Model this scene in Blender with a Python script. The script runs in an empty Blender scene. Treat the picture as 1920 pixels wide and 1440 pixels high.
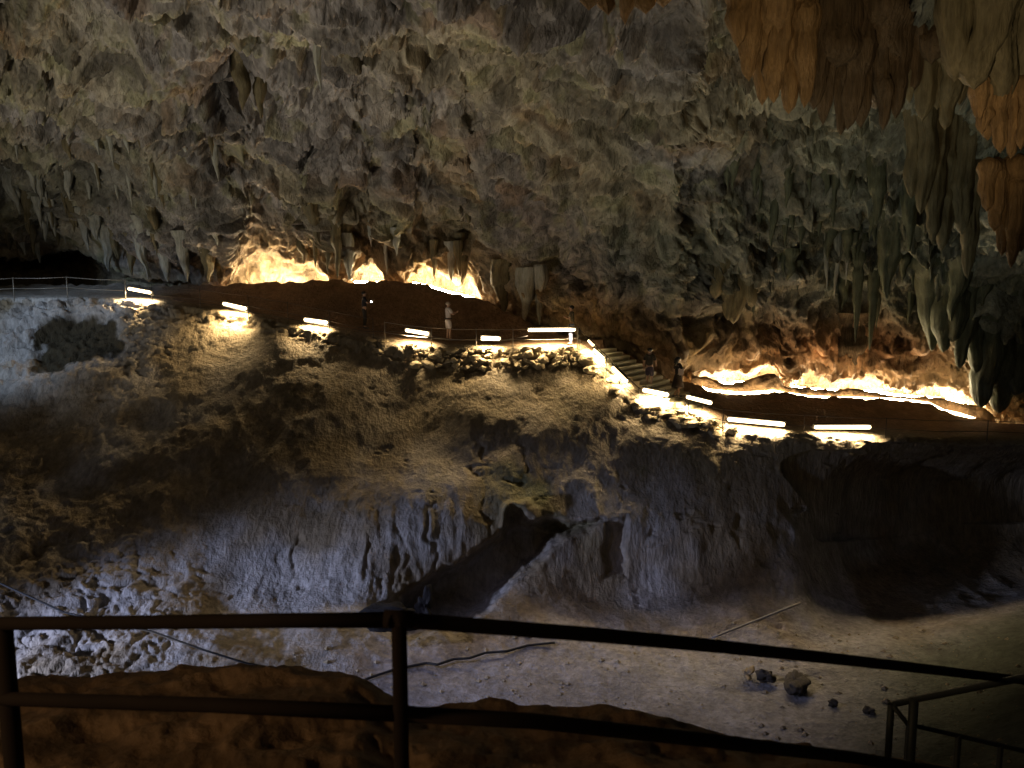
import bpy, bmesh, math, random
import numpy as np
from mathutils import Vector, Matrix

C = bpy.context.scene.collection
sc = bpy.context.scene
R = math.radians
random.seed(7)

# ------------------------------------------------------------------ camera
EYE = Vector((0, 0, 1.65))
PITCH = R(7.07)
FPX = 1450.0
cam = bpy.data.cameras.new('camera')
cam_o = bpy.data.objects.new('camera', cam); C.objects.link(cam_o)
cam.sensor_width = 36; cam.lens = FPX / 1920 * 36
cam.clip_start = 0.1; cam.clip_end = 400
cam_o.location = EYE
cam_o.rotation_euler = (R(90) - PITCH, 0, 0)
cam.dof.use_dof = True; cam.dof.focus_distance = 33; cam.dof.aperture_fstop = 4.5
sc.camera = cam_o

# ------------------------------------------------------------------ world, lamps, exposure
w = bpy.data.worlds.new('World'); sc.world = w; w.use_nodes = True
nt = w.node_tree
bg = nt.nodes['Background']
sky = nt.nodes.new('ShaderNodeTexSky'); sky.sky_type = 'NISHITA'; sky.sun_disc = False
sky.sun_elevation = R(18); sky.sun_rotation = R(200)
nt.links.new(sky.outputs[0], bg.inputs[0]); bg.inputs[1].default_value = 0.0042

def lamp(name, kind, loc, target, energy, color, size=0.5, cone=60, blend=0.8):
    l = bpy.data.lights.new(name, kind); o = bpy.data.objects.new(name, l); C.objects.link(o)
    l.energy = energy; l.color = color
    l.shadow_soft_size = size
    if kind == 'SPOT': l.spot_size = R(cone); l.spot_blend = blend
    o.location = loc
    o.rotation_euler = (Vector(target) - Vector(loc)).to_track_quat('-Z', 'Y').to_euler()
    return o
# unseen spots added for light, assumed show-cave floodlights (valley side, cave mouth, platform)
lamp('floodlight_mouth', 'SPOT', (-27, 15.5, -7.5), (-8, 25, -12.4), 29000, (0.56, 0.65, 1.0), 0.9, 43, 1.0)
lamp('floodlight_left_path', 'SPOT', (-27, 27, 3.6), (-23, 37, -0.5), 3400, (0.58, 0.76, 1.0), 0.5, 56, 0.9)
lamp('floodlight_vault_left', 'SPOT', (-25, 18, -8.5), (-17, 31, 9), 9300, (1.0, 0.91, 0.73), 0.9, 74, 0.9)
lamp('floodlight_vault_middle', 'SPOT', (-12, 18, -10), (-1, 30, 9), 6700, (1.0, 0.87, 0.66), 0.9, 66, 0.9)
lamp('floodlight_vault_right', 'SPOT', (2, 18, -10), (12, 29, 7), 2600, (0.90, 0.95, 0.78), 0.9, 66, 0.9)
lamp('floodlight_ochre', 'SPOT', (5.0, 8, -1.0), (8.4, 20, 8), 2000, (1.0, 0.78, 0.48), 0.4, 50, 0.9)
lamp('floodlight_floor', 'SPOT', (-12, 14, 2), (2, 22, -12), 5600, (0.60, 0.62, 1.0), 0.4, 44, 1.0)
lamp('mound_fill', 'SPOT', (-3.5, 0.6, 2.0), (1.5, 3.8, -0.6), 150, (1.0, 0.66, 0.36), 0.15, 125, 0.9)  # unseen lamp added to brighten the near mound
sc.view_settings.view_transform = 'Standard'
sc.view_settings.look = 'None'
sc.view_settings.exposure = 0
sc.view_settings.gamma = 1
sc.cycles.use_denoising = True
sc.cycles.max_bounces = 5
sc.cycles.sample_clamp_indirect = 4

# ------------------------------------------------------------------ helpers
def P(px, py, Y):
    """world point seen at photograph pixel (px, py) at forward distance Y"""
    dx = (px - 960) / FPX; dy = -(py - 720) / FPX
    c, s = math.cos(PITCH), math.sin(PITCH)
    vy = c + dy * s; vz = -s + dy * c
    return Vector((EYE.x + dx / vy * Y, EYE.y + Y, EYE.z + vz / vy * Y))

def Pn(px, py, Y):
    dx = (px - 960) / FPX; dy = -(py - 720) / FPX
    c, s = math.cos(PITCH), math.sin(PITCH)
    vy = c + dy * s; vz = -s + dy * c
    return np.stack([dx / vy * Y, Y + 0 * px, EYE.z + vz / vy * Y], -1)

def Yat(py, z):
    """distance at which row py meets world height z"""
    a = PITCH + math.atan((py - 720) / FPX)
    return (EYE.z - z) / math.tan(a)

def pchip(x, y, xi):
    x = np.asarray(x, float); y = np.asarray(y, float)
    h = np.diff(x); d = np.diff(y) / h
    m = np.zeros_like(y)
    m[1:-1] = np.where(d[:-1] * d[1:] > 0, 2 * d[:-1] * d[1:] / (d[:-1] + d[1:] + 1e-12 * (d[:-1] + d[1:] == 0)), 0)
    m[0] = d[0]; m[-1] = d[-1]
    xi = np.clip(xi, x[0], x[-1])
    k = np.clip(np.searchsorted(x, xi) - 1, 0, len(h) - 1)
    t = (xi - x[k]) / h[k]
    return ((2*t**3 - 3*t**2 + 1) * y[k] + (t**3 - 2*t**2 + t) * h[k] * m[k]
            + (-2*t**3 + 3*t**2) * y[k+1] + (t**3 - t**2) * h[k] * m[k+1])

def _h(ix, iy, iz, seed):
    with np.errstate(over='ignore'):
        n = (ix.astype(np.uint32) * np.uint32(374761393) + iy.astype(np.uint32) * np.uint32(668265263)
             + iz.astype(np.uint32) * np.uint32(2147483647 - 777) + np.uint32(seed * 974711 + 13))
        n = (n ^ (n >> np.uint32(13))) * np.uint32(1274126177)
        n = n ^ (n >> np.uint32(16)); n = n * np.uint32(2246822519); n = n ^ (n >> np.uint32(15))
    return n.astype(np.float32) / np.float32(4294967295)

def vnoise(p, seed=0):
    p = p.astype(np.float32) + 1000
    i = np.floor(p).astype(np.int64); f = p - i
    u = f * f * f * (f * (f * 6 - 15) + 10)
    out = 0
    for a in (0, 1):
        wa = u[:, 0] if a else 1 - u[:, 0]
        for b in (0, 1):
            wb = u[:, 1] if b else 1 - u[:, 1]
            for c in (0, 1):
                wc = u[:, 2] if c else 1 - u[:, 2]
                out = out + wa * wb * wc * _h(i[:, 0] + a, i[:, 1] + b, i[:, 2] + c, seed)
    return out
_ROT = np.array([[0.36, 0.48, -0.8], [-0.8, 0.6, 0.0], [0.48, 0.64, 0.6]], np.float32)
def fbm(p, octv=4, seed=0, gain=0.5):
    s = 0; a = 1; t = 0
    for k in range(octv):
        s = s + a * (vnoise(p, seed + k) * 2 - 1); t += a
        a *= gain; p = (p @ _ROT.T) * 2.03
    return s / t
def ridged(p, octv=4, seed=0, gain=0.5):
    s = 0; a = 1; t = 0
    for k in range(octv):
        s = s + a * (1 - np.abs(vnoise(p, seed + k) * 2 - 1) * 2); t += a
        a *= gain; p = (p @ _ROT.T) * 2.03
    return s / t
def worley(p, seed=0):
    p = p.astype(np.float32) + 1000
    i = np.floor(p).astype(np.int64)
    f1 = np.full(len(p), 9.0, np.float32); f2 = f1.copy(); cid = np.zeros(len(p), np.float32)
    for a in (-1, 0, 1):
        for b in (-1, 0, 1):
            for c in (-1, 0, 1):
                q = i + np.array([a, b, c])
                h1 = _h(q[:, 0], q[:, 1], q[:, 2], seed); h2 = _h(q[:, 0], q[:, 1], q[:, 2], seed + 51)
                h3 = _h(q[:, 0], q[:, 1], q[:, 2], seed + 87)
                d = np.sqrt((q[:, 0] + h1 - p[:, 0])**2 + (q[:, 1] + h2 - p[:, 1])**2 + (q[:, 2] + h3 - p[:, 2])**2)
                near = d < f1
                f2 = np.where(near, f1, np.minimum(f2, d)); cid = np.where(near, h1 * 7.3 % 1, cid)
                f1 = np.where(near, d, f1)
    return f1, f2, cid

def sstep(a, b, x):
    t = np.clip((x - a) / (b - a), 0, 1); return t * t * (3 - 2 * t)
def blob(px, py, cx, cy, rx, ry):
    return np.exp(-((px - cx) / rx)**2 - ((py - cy) / ry)**2)
def lerp(a, b, t): return a + (b - a) * t

def grid_normals(G):
    du = np.gradient(G, axis=1); dv = np.gradient(G, axis=0)
    n = np.cross(du, dv); n /= np.linalg.norm(n, axis=-1, keepdims=True) + 1e-9
    return n

def tag(o, label=None, cat=None, group=None, kind=None):
    if label: o['label'] = label
    if cat: o['category'] = cat
    if group: o['group'] = group
    if kind: o['kind'] = kind
    return o

def grid_mesh(name, G, mat, col=None, kind='structure', parent=None, label=None):
    nv, nu = G.shape[:2]
    me = bpy.data.meshes.new(name)
    me.vertices.add(nv * nu); me.vertices.foreach_set('co', G.reshape(-1).astype(np.float32))
    idx = np.arange(nv * nu).reshape(nv, nu)
    q = np.stack([idx[:-1, :-1], idx[:-1, 1:], idx[1:, 1:], idx[1:, :-1]], -1).reshape(-1)
    n = (nv - 1) * (nu - 1)
    me.loops.add(4 * n); me.loops.foreach_set('vertex_index', q.astype(np.int32))
    me.polygons.add(n); me.polygons.foreach_set('loop_start', (np.arange(n) * 4).astype(np.int32))
    me.polygons.foreach_set('use_smooth', np.ones(n, bool))
    me.update(calc_edges=True)
    if col is not None:
        a = me.color_attributes.new('albedo', 'FLOAT_COLOR', 'POINT')
        c4 = np.ones((nv * nu, 4), np.float32); c4[:, :3] = col.reshape(-1, 3)
        a.data.foreach_set('color', c4.reshape(-1))
    me.materials.append(mat)
    o = bpy.data.objects.new(name, me); C.objects.link(o)
    if parent: o.parent = parent
    if kind: o['kind'] = kind
    if label: o['label'] = label
    return o

# ------------------------------------------------------------------ materials
def new_mat(name):
    m = bpy.data.materials.new(name); m.use_nodes = True
    return m, m.node_tree, m.node_tree.nodes['Principled BSDF']

def rock_mat(name, color=None, rough=0.85, s=1.0, bump=0.6, stretch=(1, 1, 0.5), var=0.35, spec=0.25):
    """rock: colour from the mesh's own albedo attribute (or one colour) broken up by noise, with grain and pits"""
    m, t, b = new_mat(name); N = t.nodes.new; L = t.links.new
    tc = N('ShaderNodeTexCoord'); mp = N('ShaderNodeMapping'); mp.inputs['Scale'].default_value = stretch
    L(tc.outputs['Object'], mp.inputs[0])
    n1 = N('ShaderNodeTexNoise'); n1.inputs['Scale'].default_value = 3.2 * s; n1.inputs['Detail'].default_value = 9
    n1.inputs['Roughness'].default_value = 0.68
    n2 = N('ShaderNodeTexNoise'); n2.inputs['Scale'].default_value = 14 * s; n2.inputs['Detail'].default_value = 5
    v = N('ShaderNodeTexVoronoi'); v.inputs['Scale'].default_value = 5.5 * s
    for n in (n1, n2, v): L(mp.outputs[0], n.inputs['Vector'])
    rp = N('ShaderNodeMapRange'); rp.inputs[1].default_value = 0.3; rp.inputs[2].default_value = 0.7
    rp.inputs[3].default_value = 1 - var; rp.inputs[4].default_value = 1 + var
    L(n1.outputs[0], rp.inputs[0])
    mul = N('ShaderNodeVectorMath'); mul.operation = 'SCALE'
    if color is None:
        at = N('ShaderNodeAttribute'); at.attribute_name = 'albedo'; L(at.outputs['Color'], mul.inputs[0])
    else:
        mx = N('ShaderNodeMix'); mx.data_type = 'RGBA'
        mx.inputs[6].default_value = (*color, 1); mx.inputs[7].default_value = (color[0]*0.7, color[1]*0.62, color[2]*0.5, 1)
        L(n2.outputs[0], mx.inputs[0]); L(mx.outputs[2], mul.inputs[0])
    L(rp.outputs[0], mul.inputs['Scale'])
    L(mul.outputs[0], b.inputs['Base Color'])
    b.inputs['Roughness'].default_value = rough
    b.inputs['Specular IOR Level'].default_value = spec
    add = N('ShaderNodeMath'); add.operation = 'MULTIPLY_ADD'; add.inputs[1].default_value = 0.35
    L(n2.outputs[0], add.inputs[0]); L(n1.outputs[0], add.inputs[2])
    add2 = N('ShaderNodeMath'); add2.operation = 'MULTIPLY_ADD'; add2.inputs[1].default_value = 0.3
    L(v.outputs[0], add2.inputs[0]); L(add.outputs[0], add2.inputs[2])
    bp = N('ShaderNodeBump'); bp.inputs['Strength'].default_value = bump; bp.inputs['Distance'].default_value = 0.16 / s
    L(add2.outputs[0], bp.inputs['Height']); L(bp.outputs[0], b.inputs['Normal'])
    return m

def plain_mat(name, color, rough=0.6, metal=0.0, var=0.15, scale=20):
    m, t, b = new_mat(name); N = t.nodes.new; L = t.links.new
    n = N('ShaderNodeTexNoise'); n.inputs['Scale'].default_value = scale; n.inputs['Detail'].default_value = 5
    mx = N('ShaderNodeMix'); mx.data_type = 'RGBA'
    mx.inputs[6].default_value = tuple(c * (1 - var) for c in color) + (1,)
    mx.inputs[7].default_value = tuple(min(1, c * (1 + var)) for c in color) + (1,)
    L(n.outputs[0], mx.inputs[0]); L(mx.outputs[2], b.inputs['Base Color'])
    b.inputs['Roughness'].default_value = rough; b.inputs['Metallic'].default_value = metal
    return m

def emit_mat(name, color, strength):
    m, t, b = new_mat(name)
    b.inputs['Base Color'].default_value = (0.8, 0.8, 0.8, 1)
    b.inputs['Emission Color'].default_value = (*color, 1); b.inputs['Emission Strength'].default_value = strength
    return m

M_ROCK = rock_mat('cave_rock', bump=1.0, var=.5)
M_SLOPE = rock_mat('slope_rock', s=1.3, bump=0.8, stretch=(1.2, 1.2, 0.35), var=0.38)
M_SOIL = rock_mat('packed_soil', s=2.0, bump=0.5, stretch=(1, 1, 1), var=0.22, rough=0.95)
M_MOUND = rock_mat('brown_rock', color=(0.21, 0.14, 0.08), s=3, bump=0.5, stretch=(1, 1, 1), rough=0.8)
WARM = (1.0, 0.74, 0.40)
M_TUBE = emit_mat('lit_tube', WARM, 10)
M_STRIP = emit_mat('lit_strip', (1.0, 0.80, 0.50), 340)

M_ROPE = emit_mat('lit_rope', (1.0, 0.76, 0.44), 36)
# ------------------------------------------------------------------ column samples
PX = np.concatenate([np.linspace(-900, -40, 60, endpoint=False), np.arange(-40, 1962, 3.0), np.linspace(1965, 2900, 64)])
def row(pts):  # pts: list of (px, py, Y) -> py(PX), Y(PX)
    a = np.array(sorted(pts), float)
    return pchip(a[:, 0], a[:, 1], PX), pchip(a[:, 0], a[:, 2], PX)
def row1(pts):
    a = np.array(sorted(pts), float); return pchip(a[:, 0], a[:, 1], PX)

def loft(rows, step):
    """rows: list of (py(PX), Y(PX)); pchip along the rows, about `step` photo pixels between samples"""
    PYs = np.array([r[0] for r in rows]); YY = np.array([r[1] for r in rows])
    nr = len(rows)
    t = np.arange(nr, dtype=float)
    mid = (PX > 0) & (PX < 1920)
    tt = []
    for k in range(nr - 1):
        d = np.hypot(np.percentile(np.abs(PYs[k+1] - PYs[k])[mid], 80), 12 * np.mean(np.abs(YY[k+1] - YY[k])[mid]) * 0.6)
        n = max(4, int(d / step))
        tt += list(k + np.arange(n) / n)
    tt.append(nr - 1); tt = np.array(tt)
    def interp(V):
        h = np.diff(t)[:, None]; d = np.diff(V, axis=0)
        m = np.zeros_like(V)
        prod = d[:-1] * d[1:]; sm = d[:-1] + d[1:]
        m[1:-1] = np.where(prod > 0, 2 * prod / np.where(sm == 0, 1, sm), 0)
        m[0] = d[0]; m[-1] = d[-1]
        k = np.clip(np.floor(tt).astype(int), 0, nr - 2); f = (tt - k)[:, None]
        return ((2*f**3 - 3*f**2 + 1) * V[k] + (f**3 - 2*f**2 + f) * m[k] + (-2*f**3 + 3*f**2) * V[k+1] + (f**3 - f**2) * m[k+1])
    return interp(PYs), interp(YY), np.broadcast_to(PX, (len(tt), len(PX))), np.broadcast_to(tt[:, None], (len(tt), len(PX)))

# ------------------------------------------------------------------ feature rows
FLOORZ = -10.3
def fy(px, py, dz=0): return (px, py, Yat(py, FLOORZ + dz))
foot = row([fy(-900, 1300), fy(0, 1292), fy(300, 1296), fy(600, 1284), fy(700, 1270), fy(850, 1236), fy(980, 1216), fy(1200, 1206),
            fy(1350, 1196), fy(1500, 1214), fy(1600, 1216), fy(1700, 1208, .1), fy(1850, 1168, .4), fy(1960, 1130, .8), fy(2900, 1080, 1)])
S4 = row([(-900, 1080, 26.5), (0, 1090, 26.2), (400, 1100, 26.3), (650, 1110, 26.4), (850, 1110, 26.8), (1000, 1106, 27.2), (1200, 1104, 27.6),
          (1400, 1100, 27.6), (1480, 1105, 27.6), (1600, 1110, 29.0), (1700, 1110, 29.6), (1850, 1100, 29.4), (2900, 1060, 28)])
S3 = row([(-900, 920, 30), (0, 930, 29.6), (400, 950, 28.8), (650, 960, 28.3), (850, 960, 28.4), (1000, 960, 28.5), (1200, 975, 28.5),
          (1400, 990, 28.6), (1500, 995, 29), (1620, 1000, 31.2), (1700, 1000, 32), (1900, 1000, 32), (2900, 980, 31)])
S2 = row([(-900, 760, 33), (0, 770, 33), (200, 720, 34.0), (400, 760, 32.6), (650, 830, 30.9), (850, 840, 30.6), (1000, 840, 30.5), (1200, 885, 29.8),
          (1400, 900, 29.3), (1540, 905, 29.6), (1650, 905, 31.5), (1750, 905, 32.3), (1900, 905, 32.3), (2900, 900, 32)])
S1 = row([(-900, 630, 36.8), (0, 630, 36.8), (180, 625, 36.6), (400, 655, 35.2), (550, 690, 34.0), (650, 720, 33.3), (850, 735, 32.6), (1000, 735, 32.4),
          (1120, 760, 31.8), (1200, 812, 30.9), (1300, 835, 30.2), (1400, 845, 29.8), (1560, 850, 29.5), (1680, 850, 29.9), (1850, 852, 30.3), (2900, 860, 30)])
E0 = row([(-900, 566, 38.4), (0, 574, 38.1), (130, 572, 38), (250, 583, 37.6), (350, 594, 36.9), (450, 608, 36.3), (600, 640, 35.2), (700, 664, 34.3),
          (760, 682, 33.8), (900, 690, 33.5), (1000, 688, 33.4), (1080, 680, 33.4), (1130, 712, 32.8), (1200, 776, 31.6), (1300, 800, 30.9),
          (1370, 812, 30.4), (1500, 820, 29.9), (1660, 830, 29.7), (1850, 836, 29.7), (2900, 850, 29.3)])
T0 = row([(-900, 548, 38.8), (0, 560, 38.5), (130, 558, 38.5), (250, 566, 38), (350, 577, 37.3), (450, 590, 36.6), (600, 618, 35.6), (700, 637, 34.8),
          (760, 650, 34.3), (900, 655, 34.0), (1000, 655, 33.9), (1080, 653, 33.8), (1130, 688, 33.2), (1200, 752, 32.0), (1300, 777, 31.3),
          (1370, 802, 30.7), (1500, 813, 30.2), (1660, 820, 30), (1850, 824, 30), (2900, 836, 29.6)])
T1 = row([(-900, 538, 42), (0, 545, 41.5), (250, 550, 40.5), (450, 566, 38.7), (600, 588, 37.6), (760, 617, 36.6), (900, 630, 36.2), (1000, 634, 36),
          (1080, 641, 35.4), (1165, 650, 34.9), (1260, 712, 33.5), (1310, 742, 33.5), (1500, 762, 33.5), (1660, 776, 33.5), (1850, 794, 33), (2900, 806, 33)])
T2pts = [(-900, 532, 44), (0, 536, 44), (200, 534, 43), (400, 537, 41.5), (440, 535, 41), (520, 532, 40.8), (610, 527, 40.5), (660, 528, 40.4), (730, 530, 40),
         (765, 530, 39.8), (800, 536, 39.5), (830, 548, 39.2), (870, 557, 39), (900, 564, 38.6), (960, 592, 37.5), (1000, 609, 37), (1080, 634, 36),
         (1165, 646, 35.2), (1260, 702, 34.2), (1290, 716, 34.4), (1305, 724, 34.5), (1330, 734, 34.6), (1400, 741, 34.8), (1460, 738, 34.9), (1530, 746, 35),
         (1600, 748, 35), (1690, 752, 35), (1740, 758, 34.8), (1765, 770, 34.6), (1790, 778, 34.4), (1830, 788, 34.2), (1900, 796, 34), (2900, 800, 34)]
T2 = row(T2pts)
T3 = (T2[0] + 16, T2[1] + 0.45)
T4 = (T2[0] + 18, T2[1] + 2.6)
near = row([fy(-900, 1500), fy(0, 1500), fy(1400, 1480), (1700, 1480, 16.5), (1960, 1480, 13.5), (2900, 1480, 10)])
nnear = row([fy(-900, 1750), fy(0, 1750), fy(1400, 1700), (1700, 1700, 12.5), (1960, 1700, 10.5), (2900, 1700, 8)])

# ---- ground of the chamber, valley floor, slope and terrace
PYg, Yg, PXg, TTg = loft([nnear, near, foot, S4, S3, S2, S1, E0, T0, T1, T2, T3, T4], 2.6)
# hollows in the lower wall: pushed back where the photograph shows recesses
def poly_sd(px, py, poly):
    d = np.full(px.shape, 1e9); inside = np.zeros(px.shape, bool)
    n = len(poly)
    for i in range(n):
        ax, ay = poly[i]; bx, by = poly[(i + 1) % n]
        ex, ey = bx - ax, by - ay
        t = np.clip(((px - ax) * ex + (py - ay) * ey) / (ex * ex + ey * ey), 0, 1)
        d = np.minimum(d, np.hypot(px - ax - t * ex, py - ay - t * ey))
        c = ((ay > py) != (by > py)) & (px < ex * (py - ay) / (ey if ey else 1e-9) + ax)
        inside ^= c
    return np.where(inside, -d, d)
G0 = Pn(PXg, PYg, Yg)
wob = fbm(G0.reshape(-1, 3) * 1.1, 4, 40).reshape(PXg.shape)
wob2 = fbm(G0.reshape(-1, 3) * 1.1 + 77, 4, 46).reshape(PXg.shape)
hx, hy = PXg + wob * 22, PYg + wob2 * 18
cav = [(935, 1000), (960, 950), (1000, 962), (1060, 975), (1130, 980), (1080, 1000), (1020, 1030), (985, 1080), (930, 1130), (860, 1195), (740, 1200), (690, 1165), (760, 1120), (850, 1060)]
sd = poly_sd(hx, hy, cav)
push = 1.7 * sstep(8, -26, sd)
sd2 = poly_sd(hx, hy, [(1135, 985), (1175, 975), (1180, 1040), (1168, 1085), (1128, 1085), (1140, 1030)])
push += .35 * sstep(6, -14, sd2)
sd3 = poly_sd(hx, hy, [(585, 1205), (640, 1190), (700, 1200), (690, 1250), (640, 1270), (580, 1270)])
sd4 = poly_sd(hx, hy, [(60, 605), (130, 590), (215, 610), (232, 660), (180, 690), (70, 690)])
push += .8 * sstep(24, -34, sd4)

# lit arch stone above the recess
push -= 0.5 * sstep(8, -8, poly_sd(hx, hy, [(938, 990), (948, 945), (985, 938), (1012, 965), (1000, 985)]))
# vertical clefts
for cx, y0, y1, wd, dp in ((895, 830, 1010, 7, .7), (975, 790, 930, 8, .4), (700, 990, 1130, 5, .4), (755, 990, 1110, 6, .5), (808, 940, 1110, 7, .6),
                           (545, 1000, 1130, 8, .35), (522, 1010, 1120, 5, .25), (1218, 990, 1110, 5, .45), (730, 1010, 1110, 4, .3), (160, 830, 960, 9, .35),
                           (1330, 930, 1000, 6, .3), (1370, 900, 1020, 10, .45)):
    push += .2 * dp * np.clip(.6 + 1.2 * wob2, 0, 1.4) * np.exp(-((PXg - cx + wob * 30 - (PYg - y0) * 0.05) / (wd * .6))**2) * sstep(y0 - 25, y0 + 20, PYg) * sstep(y1 + 20, y1 - 20, PYg)
Yg2 = Yg + push
G = Pn(PXg, PYg, Yg2)
nrm = -grid_normals(Pn(PXg, PYg, Yg))
nrm = np.where(nrm[..., 2:3] < -0.2, -nrm, nrm)
p = G.reshape(-1, 3)
floorm = sstep(2.25, 1.7, TTg); terr = sstep(7.6, 8.1, TTg); slope = 1 - np.maximum(floorm, terr)
bench = sstep(2.0, 2.3, TTg) * sstep(3.3, 2.9, TTg) * sstep(880, 980, PXg) * sstep(1480, 1400, PXg)
leftrough = sstep(520, 60, PXg) * slope
upper = sstep(5.0, 6.2, TTg) * slope
stretch = p * np.array([1, 1, 0.42])
f1, f2, cid = worley(p * np.array([0.9, 0.9, 1.15]) + fbm(p * 0.6, 2, 3)[:, None] * .8, 5)
crack = np.clip(f2 - f1, 0, 0.5).reshape(PXg.shape)
f1b, f2b, cidb = worley(p * np.array([2.6, 2.6, 4.2]) + fbm(p * 1.2, 2, 9)[:, None] * .9, 6)
crackb = np.clip(f2b - f1b, 0, 0.5).reshape(PXg.shape)
cid = cid.reshape(PXg.shape); cidb = cidb.reshape(PXg.shape)
disp = slope * (0.5 * fbm(p * 0.22, 3, 1).reshape(PXg.shape) + 0.09 * ridged(p * np.array([1, 1, 0.25]) * 0.8, 4, 2).reshape(PXg.shape) * (1 - 0.75 * bench) * (1 - .5 * upper)
                + 0.045 * fbm(p * np.array([2.3, 2.3, .9]), 4, 12).reshape(PXg.shape))
disp += leftrough * np.maximum(.75 * sstep(4.3, 3.0, TTg), lerp(.2, 1.0, sstep(420, 200, PXg) * sstep(4.6, 6.0, TTg))) * (0.20 * (cid - 0.5) + 0.16 * crack + 0.24 * (cidb - 0.5) + 0.18 * crackb + .30 * fbm(p * np.array([.8, .8, 1.6]), 4, 33).reshape(PXg.shape))
disp += slope * upper * (0.03 * (cidb - .5) + 0.03 * crackb)
flut = sstep(600, 680, PXg) * sstep(930, 860, PXg) * sstep(900, 970, PYg) * sstep(1180, 1100, PYg)
disp += flut * 0.09 * ridged(p * np.array([1.9, 0.6, 0.22]), 3, 31).reshape(PXg.shape)
# edge of the terrace: rough rubble
edge = sstep(6.6, 7.0, TTg) * sstep(8.2, 7.9, TTg)
disp += edge * (0.14 * (cidb - 0.5) + 0.14 * crackb - 0.04 + .08 * fbm(p * 2.0, 4, 35).reshape(PXg.shape)) * sstep(1960, 1500, PXg)
disp += floorm * (0.10 * fbm(p * 0.5, 4, 17).reshape(PXg.shape) + 0.035 * fbm(p * 2.6, 4, 18).reshape(PXg.shape))
disp += terr * (0.05 * fbm(p * 1.3, 4, 19).reshape(PXg.shape) + sstep(9.1, 9.8, TTg) * 0.10 * fbm(p * 1.1, 4, 21).reshape(PXg.shape))
# rubble pits on the slope
pit = sstep(0.40, 0.62, fbm(p * np.array([0.9, 0.9, 1.9]), 4, 61)).reshape(PXg.shape)
disp -= slope * 0.08 * pit * (1 - flut)
G = G + nrm * disp[..., None]
kerb = sstep(9.55, 9.9, TTg) * sstep(10.6, 10.2, TTg)
G[..., 2] += kerb * (0.09 * fbm(np.stack([p[:, 0] * 2.6, p[:, 1] * .5, 0 * p[:, 0]], -1), 4, 23) + 0.02).reshape(PXg.shape) * 1.6
# the flight of stairs: a straight run in plan; the ground is cut down to lie under it
ST0, ST1 = P(1096, 655, 33.7), P(1296, 776, 31.35)
STW = Vector((1.35, 2.1, 0))
def stair_sw(X, Y):
    ax, ay = ST1.x - ST0.x, ST1.y - ST0.y; det = ax * STW.y - ay * STW.x
    dx, dy = X - ST0.x, Y - ST0.y
    return (dx * STW.y - dy * STW.x) / det, (ax * dy - ay * dx) / det
_s, _w = stair_sw(G[..., 0], G[..., 1])
_lim = ST0.z + (ST1.z - ST0.z) * np.clip(_s, 0, 1) - 0.18 + np.clip(_w - 1, 0, 9) * 2.6
_in = (TTg > 7.4) & (_s > -.02) & (_s < 1.02) & (_w > -.06)
G[..., 2] = np.where(_in & (G[..., 2] > _lim), _lim, G[..., 2])
n1 = fbm(p * 0.35, 4, 70).reshape(PXg.shape)[..., None]; n2 = fbm(p * 1.6, 4, 75).reshape(PXg.shape)[..., None]
c_lime = np.array([0.30, 0.28, 0.27]); c_brown = np.array([0.20, 0.155, 0.10]); c_green = np.array([0.12, 0.14, 0.07]); c_dust = np.array([0.24, 0.24, 0.255])
col = lerp(c_lime, c_brown, sstep(-.25, .35, n1))
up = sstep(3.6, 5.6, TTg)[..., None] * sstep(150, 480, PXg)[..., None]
col = lerp(col, lerp(np.array([0.17, 0.135, 0.085]), np.array([0.115, 0.09, 0.055]), sstep(-.3, .4, n2)), up * 0.85)  # brown upper slope, its dim light also put into the albedo
col = lerp(col, c_dust, floorm[..., None] * 0.85)
col = lerp(col, np.array([0.06, 0.07, 0.045]), (sstep(1480, 1780, PXg) * floorm)[..., None] * .9)  # greenish floor to the right, its fade into dimness put into the colour
col = lerp(col, c_green, (sstep(0.05, 0.4, n1[..., 0]) * blob(PXg, PYg, 1080, 900, 160, 90) * .9)[..., None])
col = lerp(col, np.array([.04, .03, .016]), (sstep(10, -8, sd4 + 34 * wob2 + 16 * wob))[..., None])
col = lerp(col, np.array([0.21, 0.13, 0.075]), (sstep(8.2, 8.6, TTg) * sstep(250, 420, PXg))[..., None])
col = lerp(col, np.array([0.40, 0.38, 0.36]), (sstep(7.7, 8.0, TTg) * sstep(330, 200, PXg))[..., None])
col = col * (1 + 0.35 * n2)
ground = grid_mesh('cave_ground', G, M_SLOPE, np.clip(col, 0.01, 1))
ground['label'] = 'far slope, valley floor and terrace of the cave chamber'
GT = G[(TTg[:, 0] > 7.9) & (TTg[:, 0] < 10.05)].reshape(-1, 3)
GF = G[(TTg[:, 0] > 0) & (TTg[:, 0] < 2.3)].reshape(-1, 3)
GA = G.reshape(-1, 3)[::3]
def ground_z(X, Y, arr=None):
    a = GT if arr is None else arr
    i = np.argmin((a[:, 0] - X)**2 + (a[:, 1] - Y)**2); return float(a[i, 2])

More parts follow.
